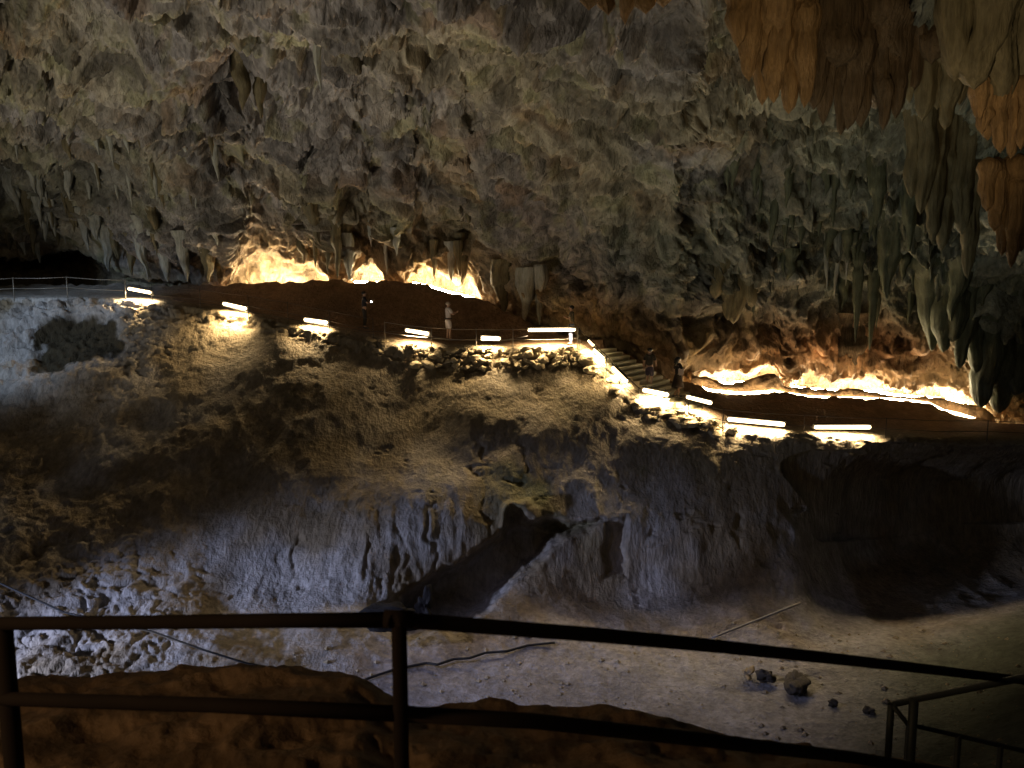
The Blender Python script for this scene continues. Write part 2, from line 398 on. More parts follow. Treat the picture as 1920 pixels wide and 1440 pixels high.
# ------------------------------------------------------------------ back wall and vault
lip = row1([(-900, 470), (0, 482), (60, 486), (100, 474), (150, 470), (200, 498), (240, 515), (300, 524), (430, 533), (445, 502), (475, 478), (500, 468), (530, 482),
            (560, 490), (590, 488), (605, 503), (625, 526), (640, 524), (652, 524), (665, 512), (680, 496), (700, 490), (718, 508), (733, 531), (750, 533),
            (763, 528), (772, 514), (790, 505), (812, 498), (830, 508), (850, 514), (862, 522), (872, 506), (885, 522), (905, 556), (915, 570), (960, 590), (1000, 603),
            (1080, 622), (1165, 630), (1200, 650), (1240, 668), (1290, 698), (1303, 704), (1323, 696), (1350, 697), (1380, 690), (1415, 689), (1440, 680),
            (1455, 688), (1465, 708), (1478, 716), (1500, 702), (1520, 696), (1555, 712), (1590, 711), (1624, 702), (1665, 722), (1710, 729), (1750, 719),
            (1800, 733), (1845, 757), (1870, 772), (1960, 780), (2900, 790)])
Yb = row1([(-900, 44), (0, 45), (200, 43.5), (430, 42), (620, 41.5), (760, 41), (900, 40), (1000, 38.5), (1080, 37), (1165, 36), (1260, 35.2), (1310, 36.2),
           (1480, 36.6), (1660, 36.6), (1850, 35.6), (2000, 35), (2900, 33)])
nd = row1([(-900, 14), (120, 13), (220, 3), (430, 1.9), (920, 1.6), (1000, 0.5), (1080, 0.5), (1165, 1), (1280, 0.9), (1310, 1.5), (1850, 1.5), (1960, .4), (2900, .4)])
base = np.maximum(T2[0], lip + 2) + 10
rows = [(base + 14, Yb + nd), (base - 6, Yb + nd), (lerp(lip, base, 0.35), Yb + nd * 0.95), (lip + 1, Yb + nd * 0.6), (lip - 1, Yb + .15), (lip - 8, Yb), (lip - 34, Yb - 0.45)]
top = lip - 34
mult = row1([(-900, .9), (900, 1), (1300, 1.0), (1500, .98), (1700, .93), (1960, .84), (2900, .75)])
for t, k in ((.14, .975), (.3, .935), (.5, .865), (.75, .765), (1.0, .655)):
    rows.append((top * (1 - t), Yb * k * lerp(1, mult, t)))
rows.append((0 * top - 260, Yb * .50 * mult)); rows.append((0 * top - 700, Yb * .34 * mult)); rows.append((0 * top - 1800, Yb * .19 * mult))
PYw, Yw, PXw, TTw = loft(rows, 2.6)
keep = np.ones(len(PYw), bool); r0 = np.where(TTw[:, 0] > 11.1)[0]; keep[r0[np.arange(len(r0)) % 3 != 0]] = False; keep[-1] = True
PYw, Yw, PXw, TTw = PYw[keep], Yw[keep], PXw[keep], TTw[keep]
B = Pn(PXw, PYw, Yw)
# overhead: carry the vault on behind the viewpoint
extra = []
for k in range(1, 12):
    e = B[-1].copy(); e[:, 1] -= k * 2.2; e[:, 2] -= 0.03 * k * k; extra.append(e)
B = np.concatenate([B, np.array(extra)], 0)
n_e = len(extra)
pad = lambda A, v=None: np.concatenate([A, np.repeat(A[-1:], n_e, 0)], 0)
PYw, PXw, TTw = pad(PYw), pad(PXw), pad(TTw)
nr = grid_normals(B)
flip = nr[..., 2:3] > 0.0
nr = np.where((nr[..., 1:2] > 0) , -nr, nr)
p = B.reshape(-1, 3)
sh = PXw.shape
sx = np.clip((PXw - 960) / 960, -1, 1).reshape(-1)
# features run down the walls, leaning with the flow
lean = np.stack([p[:, 0] + 0.32 * (1 - np.clip(sx + .2, 0, 1)) * p[:, 2], p[:, 1] - 0.15 * p[:, 2], p[:, 2]], -1)
warp = np.stack([fbm(p * 0.4, 3, 101), fbm(p * 0.4, 3, 105), fbm(p * 0.4, 3, 109)], -1)
q = lean + warp * 1.1
qs = q * np.array([1, 1, 0.45])
amp = np.clip(sstep(5.3, 6.8, TTw), 0.0, 1)
ampS = 0.25 + 0.75 * amp
w1, w2, wc = worley(qs * 0.95, 11); w1 = w1.reshape(sh); w2 = w2.reshape(sh); wc = wc.reshape(sh)
v1, v2, vc = worley(qs * 2.3 + 9, 12); v1 = v1.reshape(sh); v2 = v2.reshape(sh); vc = vc.reshape(sh)
u1, u2, uc = worley(q * np.array([1, 1, .6]) * 4.2 + 5, 13); u1 = u1.reshape(sh); u2 = u2.reshape(sh); uc = uc.reshape(sh)
D = amp * (1.2 * fbm(q * 0.16, 3, 110) .reshape(sh) + 0.75 * ridged(qs * 0.5, 4, 111).reshape(sh))
fine = (0.5 + 0.8 * sstep(-.25, .25, fbm(q * 0.3 + 50, 3, 160))).reshape(sh)
D += ampS * fine * (0.52 * (wc - 0.5) + 0.36 * np.clip(w2 - w1, 0, .6)) * .9
D += ampS * fine * (0.36 * (vc - 0.5) + 0.34 * np.clip(v2 - v1, 0, .6))
D += ampS * (0.16 * (uc - 0.5) + 0.16 * np.clip(u2 - u1, 0, .6))
D += (1 - amp) * (0.16 * fbm(q * 1.8, 4, 127).reshape(sh) + 0.2 * (vc - .5) + .18 * np.clip(v2 - v1, 0, .6))
D += ampS * 0.15 * fbm(q * np.array([4.2, 4.2, 2.6]), 4, 121, .62).reshape(sh)
D -= amp * 0.45 * sstep(.72, .93, ridged(q * 0.2 + 11, 2, 165)).reshape(sh)
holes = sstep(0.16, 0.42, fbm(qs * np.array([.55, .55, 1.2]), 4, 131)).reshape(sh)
D -= amp * holes * .9
# specific hollows and hanging bulks of the vault
def feat(cx, cy, rx, ry, d):
    global D
    D += amp * d * blob(PXw + 18 * warp[:, 0].reshape(sh) * 2, PYw + 14 * warp[:, 1].reshape(sh) * 2, cx, cy, rx, ry)
for a in ((180, 45, 70, 35, -1.1), (230, 110, 50, 30, -.8), (425, 165, 35, 30, -1.2), (95, 70, 60, 20, -.6), (230, 300, 60, 40, -.7), (620, 390, 36, 46, .9), (500, 215, 50, 20, .5),
          (160, 220, 60, 30, .5), (440, 240, 60, 22, -.5), (860, 70, 30, 12, -.5), (1360, 510, 60, 50, .8), (1110, 310, 20, 16, -.8), (1600, 560, 90, 60, -.9),
          (1450, 620, 110, 30, -.6), (1000, 480, 60, 30, -.4), (1700, 330, 60, 90, .7), (1480, 330, 90, 40, -.6), (60, 150, 60, 25, .6), (300, 60, 30, 22, -.7),
          (345, 205, 60, 20, .5), (80, 400, 60, 50, .6), (380, 430, 60, 30, .4), (1830, 620, 50, 90, .9)):
    feat(*a)
B2 = B + nr * D[..., None]
# hanging drips: vertices pulled straight down round scattered points in plan
plan = np.stack([p[:, 0] * 2.1, p[:, 1] * 1.3, 0 * p[:, 0]], -1) + warp * np.array([.5, .5, 0])
d1, d2, dc = worley(plan, 15); d1 = d1.reshape(sh); dc = dc.reshape(sh)
dens = np.clip(0.15 + 0.5 * sstep(1180, 1500, PXw) + 0.9 * blob(PXw, PYw, 140, 380, 190, 130) + .5 * blob(PXw, PYw, 620, 380, 90, 90) + .4 * blob(PXw, PYw, 850, 480, 180, 50), 0, 1.3)
drip = np.clip(1 - d1 / 0.42, 0, 1)**1.2 * (dc > 0.35) * (0.3 + 1.2 * dc) * dens * sstep(5.0, 5.6, TTw)
B2[..., 2] -= drip * 0.6
a1 = fbm(q * 0.22, 4, 140).reshape(sh)[..., None]; a2 = fbm(qs * 1.3, 4, 145).reshape(sh)[..., None]; a3 = fbm(q * 0.6 + 31, 4, 149).reshape(sh)[..., None]
cw = lerp(np.array([0.34, 0.30, 0.22]), np.array([0.27, 0.25, 0.24]), sstep(-.3, .3, a1))
cw = lerp(cw, np.array([0.19, 0.185, 0.10]), sstep(.02, .4, a2) * .7)
cw = lerp(cw, np.array([0.23, 0.15, 0.09]), sstep(.1, .45, a3) * .6)
gr = np.clip(sstep(1250, 1650, PXw) * .8 + blob(PXw, PYw, 1250, 470, 160, 90) * .6 + blob(PXw, PYw, 150, 340, 200, 80) * .55, 0, .95)[..., None]
cw = lerp(cw, lerp(np.array([0.11, 0.12, 0.075]), np.array([0.16, 0.175, 0.15]), sstep(-.3, .3, a2)), gr)
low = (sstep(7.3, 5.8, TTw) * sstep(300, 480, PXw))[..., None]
cw = lerp(cw, np.array([0.27, 0.19, 0.10]), low * .8)  # orange glow near the wall foot put into the rock colour
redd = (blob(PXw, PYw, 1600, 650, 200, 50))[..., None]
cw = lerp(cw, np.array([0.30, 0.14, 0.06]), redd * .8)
stain = fbm(q * np.array([.75, .75, .10]) + 71, 4, 170).reshape(sh)[..., None]
cw = cw * (1 - .5 * sstep(.05, .35, stain)) * (1 + .3 * sstep(.1, .4, -stain))
cw = cw * (1 + .55 * a2) * (1 - .25 * holes[..., None])  # shade of the pits put into the colour as well
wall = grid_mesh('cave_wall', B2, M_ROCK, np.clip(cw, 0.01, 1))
wall['label'] = 'sloping limestone wall and vault of the cave'

# low ridge between the two strips of light at the right
rx = np.arange(1296, 1864, 3.0)
def rr(pts, x=None):
    a = np.array(pts, float); return pchip(a[:, 0], a[:, 1], rx if x is None else x)
crest = rr([(1296, 706), (1305, 706), (1329, 710), (1363, 719), (1397, 713), (1439, 701), (1458, 704), (1470, 722), (1490, 724), (1507, 726), (1555, 731), (1590, 729), (1624, 731), (1665, 741),
            (1707, 743), (1758, 745), (1796, 753), (1844, 766), (1864, 776)])
ft = rr([(1296, 720), (1305, 721), (1330, 727), (1380, 733), (1440, 728), (1480, 734), (1520, 742), (1600, 744), (1700, 747), (1745, 753), (1770, 766), (1832, 783), (1864, 792)])
RG = []
for py, Y in ((ft + 16, 35.25), (ft + 4, 35.3), (ft - 1, 35.35), (lerp(ft, crest, .35), 35.4), (lerp(ft, crest, .7), 35.5), (crest + 1.5, 35.62), (crest, 35.75), (crest + 5, 35.9), (crest + 18, 35.95)):
    RG.append(Pn(rx, py, Y - 0.45 * sstep(1740, 1850, rx)))
RG = np.array(RG)
tt = np.linspace(0, len(RG) - 1, 28); k = np.clip(tt.astype(int), 0, len(RG) - 2); f = (tt - k)[:, None, None]
RG = RG[k] * (1 - f) + RG[k + 1] * f
pp = RG.reshape(-1, 3)
RG = RG + np.stack([0 * pp[:, 0], -0.14 * fbm(pp * 2.5, 4, 200), 0.16 * fbm(pp * np.array([2.4, .6, .6]), 4, 207)], -1).reshape(RG.shape)
cr = lerp(np.array([.30, .19, .10]), np.array([.17, .11, .06]), sstep(-.3, .3, fbm(pp * 2, 4, 210)[:, None]))
ridge = grid_mesh('rock_ridge', RG, M_ROCK, cr.reshape(RG.shape))

# ------------------------------------------------------------------ near mound and viewing platform
mx_ = np.concatenate([np.linspace(-1500, -60, 40, endpoint=False), np.arange(-60, 1985, 5.0), np.linspace(1990, 3200, 40)])
sil = rr([(-1500, 1330), (-60, 1295), (20, 1287), (150, 1272), (250, 1266), (400, 1256), (520, 1257), (600, 1262), (660, 1268), (700, 1285), (745, 1310), (790, 1330), (850, 1322),
          (930, 1318), (980, 1328), (1100, 1332), (1200, 1341), (1300, 1363), (1400, 1390), (1500, 1400), (1650, 1417), (1750, 1432), (1985, 1450), (3200, 1480)], mx_)
MR = []
ycr = rr([(-1500, 4.4), (0, 4.3), (700, 4.1), (1000, 3.9), (1985, 3.6), (3200, 3.4)], mx_)
ndm = 170
for i in range(ndm):
    t = i / (ndm - 1)
    if t < 0.72:
        s_ = t / 0.72
        py = lerp(2600 + 0 * mx_, sil, 1 - (1 - s_)**1.35) ; Y = lerp(1.9, ycr, s_**3.6)
        MR.append(Pn(mx_, py, Y))
    else:
        s_ = (t - 0.72) / 0.28
        g = Pn(mx_, sil, ycr); g[:, 1] += 1.1 * s_**.6; g[:, 2] -= 7.0 * s_**1.3; MR.append(g)
MG = np.array(MR); pp = MG.reshape(-1, 3)
m1, m2, mc = worley(pp * 1.7 + fbm(pp * 1.2, 2, 300)[:, None] * .6, 31)
dm = 0.13 * fbm(pp * 3.2, 4, 311) + 0.035 * ridged(pp * 8, 3, 317) + 0.16 * fbm(pp * 1.1, 3, 301) + 0.14 * ridged(pp * np.array([1, 1.6, 1.6]) * 1.2, 4, 305) + 0.05 * (m2 - m1) + 0.02 * fbm(pp * 9, 3, 309)
ww = np.clip((np.arange(ndm) / (ndm - 1) - .72) / -.1, 0.8, 1)
_d = (dm.reshape(MG.shape[:2]) - 0.10) * ww[:, None]
MG[..., 2] += _d * .8; MG[..., 1] -= _d * .7
mound = grid_mesh('rock_ledge', MG, M_MOUND)
mound['label'] = 'dark brown rock ledge just beyond the near railing'
bm = bmesh.new(); bmesh.ops.create_cube(bm, size=1)
for v in bm.verts: v.co = Vector((v.co.x * 14, v.co.y * 7 - 1.4, v.co.z * 0.3 - 0.15))
me = bpy.data.meshes.new('viewing_path'); bm.to_mesh(me); bm.free(); me.materials.append(M_SOIL)
M_CONC = plain_mat('concrete', (0.3, 0.27, 0.23), 0.9)
me.materials[0] = M_CONC
o = bpy.data.objects.new('viewing_path', me); C.objects.link(o); o['kind'] = 'structure'

#@@OBJECTS@@
# ------------------------------------------------------------------ object helpers
def empty(name, loc, label, cat, group=None):
    o = bpy.data.objects.new(name, None); C.objects.link(o); o.location = loc
    o.empty_display_size = 0.2
    return tag(o, label, cat, group)
def link_mesh(name, me, mat, parent=None, world=True):
    if mat and not me.materials: me.materials.append(mat)
    o = bpy.data.objects.new(name, me); C.objects.link(o)
    if parent:
        o.parent = parent
        if world: o.matrix_parent_inverse = Matrix.Translation(parent.location).inverted() if parent.type == 'EMPTY' else parent.matrix_world.inverted()
    return o
def tube_mesh(name, pts, r, seg=8, caps=True):
    """tube along pts (world); r number or list"""
    pts = [Vector(a) for a in pts]; n = len(pts)
    rs = r if isinstance(r, (list, tuple)) else [r] * n
    bm = bmesh.new(); rings = []
    for i, pt in enumerate(pts):
        d = (pts[min(i + 1, n - 1)] - pts[max(i - 1, 0)]).normalized()
        a = d.cross(Vector((0, 0, 1)));
        if a.length < 1e-3: a = Vector((1, 0, 0))
        a.normalize(); b = d.cross(a)
        rings.append([bm.verts.new(pt + (a * math.cos(2*math.pi*k/seg) + b * math.sin(2*math.pi*k/seg)) * rs[i]) for k in range(seg)])
    for i in range(n - 1):
        for k in range(seg):
            f = bm.faces.new((rings[i][k], rings[i][(k+1) % seg], rings[i+1][(k+1) % seg], rings[i+1][k])); f.smooth = True
    if caps:
        bm.faces.new(rings[0][::-1]); bm.faces.new(rings[-1])
    bmesh.ops.recalc_face_normals(bm, faces=bm.faces)
    me = bpy.data.meshes.new(name); bm.to_mesh(me); bm.free()
    return me
def capsule_pts(a, b, r, n=4):
    a, b = Vector(a), Vector(b); d = (b - a).normalized()
    pts, rs = [], []
    for i in range(n): t = i / n * math.pi / 2; pts.append(a + d * r * (1 - math.cos(t))); rs.append(max(r * math.sin(t), r * 0.15))
    for i in range(n + 1): t = math.pi / 2 - i / n * math.pi / 2; pts.append(b - d * r * (1 - math.cos(t))); rs.append(max(r * math.sin(t), r * .15))
    return pts, rs

# ------------------------------------------------------------------ tube lights on the walkway railing
M_STEEL = plain_mat('dull_steel', (0.20, 0.19, 0.18), 0.5, 0.6)
M_DARKSTEEL = plain_mat('dark_painted_steel', (0.035, 0.03, 0.028), 0.6, 0.2)
M_HOUS = plain_mat('lamp_housing', (0.07, 0.065, 0.06), 0.6, 0.1)
def tube_light(x0, y0, Y0, x1, y1, Y1, label, r=0.075, tilt=.10, k=1.0):
    a, b = P(x0, y0, Y0), P(x1, y1, Y1)
    t = empty('tube_light', (a + b) / 2, label, 'tube light', 'fluorescent tube lights along the cave walkway')
    pts, rs = capsule_pts(a, b, r)
    link_mesh('tube', tube_mesh('tube', pts, rs, 10), M_TUBE, t)
    # housing: a trough behind and above the tube
    d = (b - a).normalized(); up = Vector((0, 0, 1)); back = d.cross(up).normalized()
    if back.y < 0: back = -back
    bm = bmesh.new(); e = r * 1.5; prof = []
    for k in range(7):
        an = R(-35 + k * 26)
        prof.append(back * math.cos(an) * e + up * math.sin(an) * e)
    vs = []
    for end in (a - d * .03, b + d * .03):
        vs.append([bm.verts.new(end + q_) for q_ in prof] + [bm.verts.new(end + q_ * 1.25) for q_ in prof[::-1]])
    n = len(vs[0])
    for k in range(n):
        bm.faces.new((vs[0][k], vs[0][(k+1) % n], vs[1][(k+1) % n], vs[1][k]))
    bm.faces.new(vs[0][::-1]); bm.faces.new(vs[1])
    bmesh.ops.recalc_face_normals(bm, faces=bm.faces)
    me = bpy.data.meshes.new('housing'); bm.to_mesh(me); bm.free()
    link_mesh('housing', me, M_HOUS, t)
    al = bpy.data.lights.new('tube_glow', 'AREA'); al.shape = 'RECTANGLE'; al.size = (b - a).length; al.size_y = r * 1.6
    al.energy = 21 * k * (b - a).length; al.color = WARM; al.spread = R(140)
    ao = bpy.data.objects.new('tube_glow', al); C.objects.link(ao); ao.parent = t
    zc = -(Vector((0, tilt, -1)) - d * Vector((0, tilt, -1)).dot(d)).normalized()
    ao.matrix_local = Matrix.Translation(Vector((0, 0, -r * 1.05))) @ Matrix((d, zc.cross(d), zc)).transposed().to_4x4()
    for s_ in (0.12, 0.88):
        q0 = a.lerp(b, s_) + back * e * .8
        link_mesh('bracket', tube_mesh('bracket', [q0, q0 + back * .05 + Vector((0, 0, .04)), q0 + back * .07 + Vector((0, 0, .22))], 0.009, 5), M_DARKSTEEL, t)
    return t
tube_light(240, 541, 38.1, 283, 549, 37.9, 'lit tube light at the far left end, beside the pale path')
tube_light(418, 569, 36.6, 462, 579, 36.4, 'tilted lit tube light second from the left, above a small patch of lit rock')
tube_light(570, 599, 35.6, 614, 605, 35.5, 'lit tube light left of the person holding a glowing phone')
tube_light(760, 619, 34.4, 804, 626, 34.3, 'lit tube light left of the person in pale shirt and shorts')
tube_light(902, 633, 33.9, 938, 635, 33.9, 'short level lit tube light right of the person in pale shirt and shorts')
tube_light(990, 619, 34.0, 1079, 618, 34.0, 'long level lit tube light in front of the person in blue jeans')
tube_light(1103, 638, 33.4, 1113, 648, 33.2, 'small lit tube light at the top of the stairs', .06, .25, 3)
tube_light(1113, 655, 33.2, 1132, 672, 32.9, 'short steep lit tube light on the upper flight of the stairs', .07, .35, 3)
tube_light(1148, 688, 32.6, 1176, 716, 32.2, 'steep lit tube light halfway down the stairs', .085, .35, 3)
tube_light(1205, 731, 31.8, 1254, 741, 31.7, 'lit tube light low on the stairs, in front of the man in dark shorts', .085, .15, 5)
tube_light(1287, 744, 31.4, 1335, 756, 31.2, 'tilted lit tube light at the foot of the stairs')
tube_light(1364, 786, 30.6, 1472, 796, 30.3, 'long lit tube light over the brightest patch of the lower path', .085, .06, 3)
tube_light(1527, 801, 30.0, 1633, 801, 29.9, 'long level lit tube light at the far right of the railing')

# strips hidden at the foot of the wall
def strip_light(pts, label, r=0.05, mat=None):
    w_ = [P(a[0], a[1] + 2.0, a[2]) for a in pts]
    fine = []
    for i in range(len(w_) - 1):
        for k in range(4): fine.append(w_[i].lerp(w_[i+1], k / 4))
    fine.append(w_[-1])
    o = link_mesh('light_strip', tube_mesh('light_strip', fine, r, 6), mat or M_STRIP)
    return tag(o, label, 'light strip', 'strips of light at the foot of the cave wall')
strip_light([(456, 534, 42.6), (520, 533, 42.5), (560, 530, 42.4), (618, 527, 42.2)], 'warm light strip under the left arch of the wall')
strip_light([(664, 527, 42.1), (700, 527, 42.0), (728, 529, 41.9)], 'short warm light strip under the small pointed arch')
strip_light([(775, 528, 41.6), (800, 533, 41.3), (840, 545, 41.0), (893, 558, 40.7)], 'warm light strip sloping down right under the third arch')
strip_light([(1306, 707, 36.9), (1363, 718, 36.9), (1400, 713, 36.9), (1440, 703, 37.0), (1458, 705, 37.0)], 'upper warm light strip behind the low ridge, right of the stairs')
strip_light([(1484, 723, 37.1), (1555, 730, 37.1), (1624, 731, 37.1), (1700, 741, 37.0), (1758, 744, 36.8), (1844, 765, 36.4)], 'long upper warm light strip behind the low ridge at the right')
strip_light([(1308, 722, 34.9), (1330, 730, 35.0), (1390, 736, 35.15), (1450, 732, 35.2), (1520, 743, 35.2), (1600, 745, 35.2), (1690, 748, 35.2), (1742, 755, 35.0), (1768, 768, 34.8), (1800, 775, 34.6), (1828, 784, 34.5)],
            'long lower warm light strip along the inner edge of the path at the right', 0.07, M_ROPE)

# ------------------------------------------------------------------ stalactites and hanging curtains of rock
M_OCHRE = rock_mat('ochre_flowstone', color=(0.32, 0.205, 0.095), s=1.5, bump=1.0, stretch=(1.6, 1.6, 0.22), var=0.45, rough=0.55)
M_UMBER = rock_mat('umber_flowstone', color=(0.12, 0.085, 0.05), s=1.5, bump=1.0, stretch=(1.6, 1.6, 0.22), var=0.45, rough=0.6)
M_PALE = rock_mat('pale_flowstone', color=(0.36, 0.38, 0.36), s=1.3, bump=0.5, stretch=(1.6, 1.6, 0.25), var=0.4, rough=0.65)
M_GREEN = rock_mat('green_flowstone', color=(0.105, 0.12, 0.085), s=1.3, bump=0.5, stretch=(1.6, 1.6, 0.25), var=0.45, rough=0.65)
M_OLIVE = rock_mat('olive_flowstone', color=(0.16, 0.14, 0.085), s=1.3, bump=0.5, stretch=(1.6, 1.6, 0.25), var=0.45, rough=0.65)
inW = (PXw > -45) & (PXw < 1965) & (TTw > 4.9) & (TTw < 11.6)
_wx, _wy, _wY = PXw[inW], PYw[inW], B2[..., 1][inW]
def wallY(px, py):
    i = np.argmin((_wx - px)**2 + (_wy - py)**2); return float(_wY[i])
def spike(name, px, py0, py1, wpx, Y=None, mat=M_PALE, parent=None, seed=0, blunt=0.75, flut=0.22, lean=0.0, root=0.6, segs=22):
    """one hanging spike of rock: root hidden in the vault, fluted, uneven, with an off-axis tip"""
    if Y is None: Y = wallY(px, lerp(py0, py1, 0.25)) - 0.05
    a, b = P(px, py0, Y), P(px, py1, Y)
    L_ = a.z - b.z; Rr = wpx / 2 / FPX * Y
    rings = max(14, min(46, int(L_ / 0.09)))
    t = np.linspace(-root / max(L_, .1), 1, rings)
    tc_ = np.clip(t, 0, 1)
    if blunt < .45: rad = Rr * (1 - .3 * tc_) * np.sqrt(np.clip(1 - tc_**5, 0.004, 1)) * (1 + .3 * np.clip(.25 - t, 0, 1))
    else: rad = Rr * (1.0 - 0.92 * tc_**(1.0 / blunt)) * (1 + 0.5 * np.clip(.25 - t, 0, 1))
    th = np.linspace(0, 2*np.pi, segs, endpoint=False)
    if root < .55: rad = rad * np.sqrt(np.clip(1 - (np.clip(-t, 0, 9) / (root / max(L_, .1)) * .995)**2, 0.003, 1))
    TT, TH = np.meshgrid(t, th, indexing='ij')
    z = a.z - TT * L_
    rr_ = rad[:, None] * np.ones_like(TH)
    base_ = np.stack([np.cos(TH) * 1.3 + seed * 7.7, np.sin(TH) * 1.3, z * 0.35 / max(Rr, .12) * 0.25], -1).reshape(-1, 3)
    nz = fbm(base_ * 1.7, 4, 400).reshape(TH.shape)
    nz = nz + .35 * ridged(base_ * np.array([5, 5, 1.6]) , 2, 404).reshape(TH.shape)
    kn = fbm(np.stack([0 * z + seed, 0 * z, z * 2.2 / max(Rr * 2.4, .3)], -1).reshape(-1, 3), 3, 411).reshape(TH.shape)
    rr_ = rr_ * (1 + flut * 2.0 * nz + 0.35 * kn)
    wx_ = 0.5 * Rr * fbm(np.stack([t * 2.2 + seed, 0 * t, 0 * t + 3], -1), 2, 420)
    wy_ = 0.5 * Rr * fbm(np.stack([t * 2.2 + seed, 0 * t, 0 * t + 9], -1), 2, 421)
    X = a.x + wx_[:, None] + lean * L_ * TT + rr_ * np.cos(TH); Y_ = a.y + wy_[:, None] + rr_ * np.sin(TH)
    V = np.stack([X, Y_, z - 0.03 * np.abs(nz)], -1)
    verts = V.reshape(-1, 3).tolist() + [[float(X[-1].mean()), float(Y_[-1].mean()), float(z[-1, 0] - 0.04)]]
    faces = []
    for i in range(rings - 1):
        for k in range(segs):
            faces.append((i*segs + k, i*segs + (k+1) % segs, (i+1)*segs + (k+1) % segs, (i+1)*segs + k))
    tip = rings * segs
    for k in range(segs): faces.append(((rings-1)*segs + k, (rings-1)*segs + (k+1) % segs, tip))
    me = bpy.data.meshes.new(name); me.from_pydata([tuple(v) for v in verts], [], faces)
    for f in me.polygons: f.use_smooth = True
    return link_mesh(name, me, mat, parent)

GS = 'stalactites fringing the dark opening at the left'
left_sp = [(8, 395, 468, 30), (34, 400, 478, 24), (62, 425, 492, 18), (98, 405, 458, 22), (150, 395, 468, 22), (192, 425, 508, 26), (128, 345, 425, 26), (118, 290, 372, 26),
           (86, 330, 442, 30), (44, 330, 438, 30), (16, 300, 400, 26), (62, 295, 375, 24), (236, 410, 515, 30), (262, 435, 522, 26), (300, 445, 528, 30), (222, 400, 470, 20), (172, 400, 450, 26),
           (340, 455, 528, 24), (385, 460, 530, 26)]
left_objs = []
for k, (x, y0, y1, wd) in enumerate(left_sp):
    o = spike('stalactite', x, y0, y1, wd, mat=M_PALE if k % 3 else M_OLIVE, seed=k, lean=0.10)
    left_objs.append((x, y1 - y0, wd, o))
ordn = ['leftmost', 'second', 'third', 'fourth', 'fifth', 'sixth', 'seventh', 'eighth', 'ninth', 'tenth', 'eleventh', 'twelfth', 'thirteenth', 'fourteenth', 'fifteenth', 'sixteenth', 'seventeenth', 'eighteenth', 'rightmost']
for k, (x, L_, wd, o) in enumerate(sorted(left_objs, key=lambda a: a[0])):
    tag(o, ('long' if L_ > 80 else 'short') + (' thick' if wd > 26 else ' slim') + ' stalactite by the dark left opening, ' + ordn[k] + (' of the fringe' if k in (0, 18) else ' from the left edge'), 'stalactite', GS)
named = [
 (592, 325, 455, 46, M_OLIVE, 'thick dark stalactite hanging above the left lit arches'),
 (628, 395, 520, 22, M_OLIVE, 'narrow dark stalactite reaching down between the two left lit arches'),
 (651, 460, 524, 24, M_PALE, 'brightly lit stalactite just left of the small pointed arch'),
 (868, 495, 534, 14, M_OLIVE, 'stubby dark stalactite in front of the third lit arch'),
 (596, 60, 172, 16, M_PALE, 'long thin pale stalactite high on the vault, left of centre'),
 (452, 130, 205, 26, M_OLIVE, 'blunt brown stalactite beside a dark pit high at the left'),
 (486, 135, 222, 24, M_OLIVE, 'longer of the two blunt brown stalactites high at the left'),
 (985, 525, 606, 30, M_PALE, 'pale stalactite hanging over the right end of the terrace'),
 (1012, 520, 608, 20, M_PALE, 'slender pale stalactite nearest the person in blue jeans'),
 (940, 510, 590, 34, M_OLIVE, 'broad olive stalactite right of the third lit arch'),
 (1452, 345, 465, 20, M_GREEN, 'lone thin stalactite above the big green block'),
 (1553, 430, 548, 12, M_PALE, 'leftmost of the thin pipe-like stalactites at the right'),
 (1571, 440, 560, 12, M_PALE, 'second of the thin pipe-like stalactites at the right'),
 (1592, 430, 535, 10, M_PALE, 'shortest of the thin pipe-like stalactites at the right'),
 (1614, 450, 640, 22, M_GREEN, 'long grey-green pipe stalactite above the dark rounded pendant'),
 (1644, 460, 655, 24, M_GREEN, 'longest grey-green pipe stalactite, right of its near twin'),
 (1602, 610, 712, 62, M_UMBER, 'dark rounded rock pendant hanging low over the right light strips'),
 (1676, 380, 560, 52, M_GREEN, 'wide grey-green stalactite hanging right of the pipes'),
 (1652, 255, 420, 40, M_GREEN, 'green stalactite under the ochre curtain at the right'),
 (1712, 280, 470, 46, M_GREEN, 'ribbed green stalactite in the middle of the right wall'),
 (1752, 470, 655, 70, M_GREEN, 'large tapering green stalactite with a pale tip at the right'),
 (1800, 440, 600, 50, M_GREEN, 'green stalactite left of the ochre spikes at the right edge'),
]
for k, (x, y0, y1, wd, m, lab) in enumerate(named):
    o = spike('stalactite', x, y0, y1, wd, mat=m, seed=40 + k, blunt=.5 if wd > 55 else .7, flut=.3 if wd > 40 else .2)
    tag(o, lab, 'stalactite')
def curtain(label, folds, Y, mat, seed, blunt=0.3, wf=1.15, root=1.6):
    a = P(folds[0][0], folds[0][1], Y)
    t = empty('rock_curtain', a, label, 'rock curtain', 'curtains of flowstone hanging from the vault')
    for k, (x, y0, y1, wd) in enumerate(folds):
        spike('fold', x, y0, y1, wd * wf, Y + ((k * 37) % 5 - 2) * 0.07 + (1.1 if wd > 100 else 0), mat, t, seed + k, blunt, 0.2, root=root, segs=26)
    return t
curtain('big ochre flowstone curtain with rounded ribs hanging top right', [(1392, -60, 90, 40), (1412, -60, 150, 40), (1436, -60, 195, 44), (1465, -60, 190, 50), (1490, -60, 212, 46), (1516, -60, 200, 40), (1450, -60, 120, 70), (1500, -60, 130, 60), (1455, -60, 168, 120)], 20, M_OCHRE, 100)
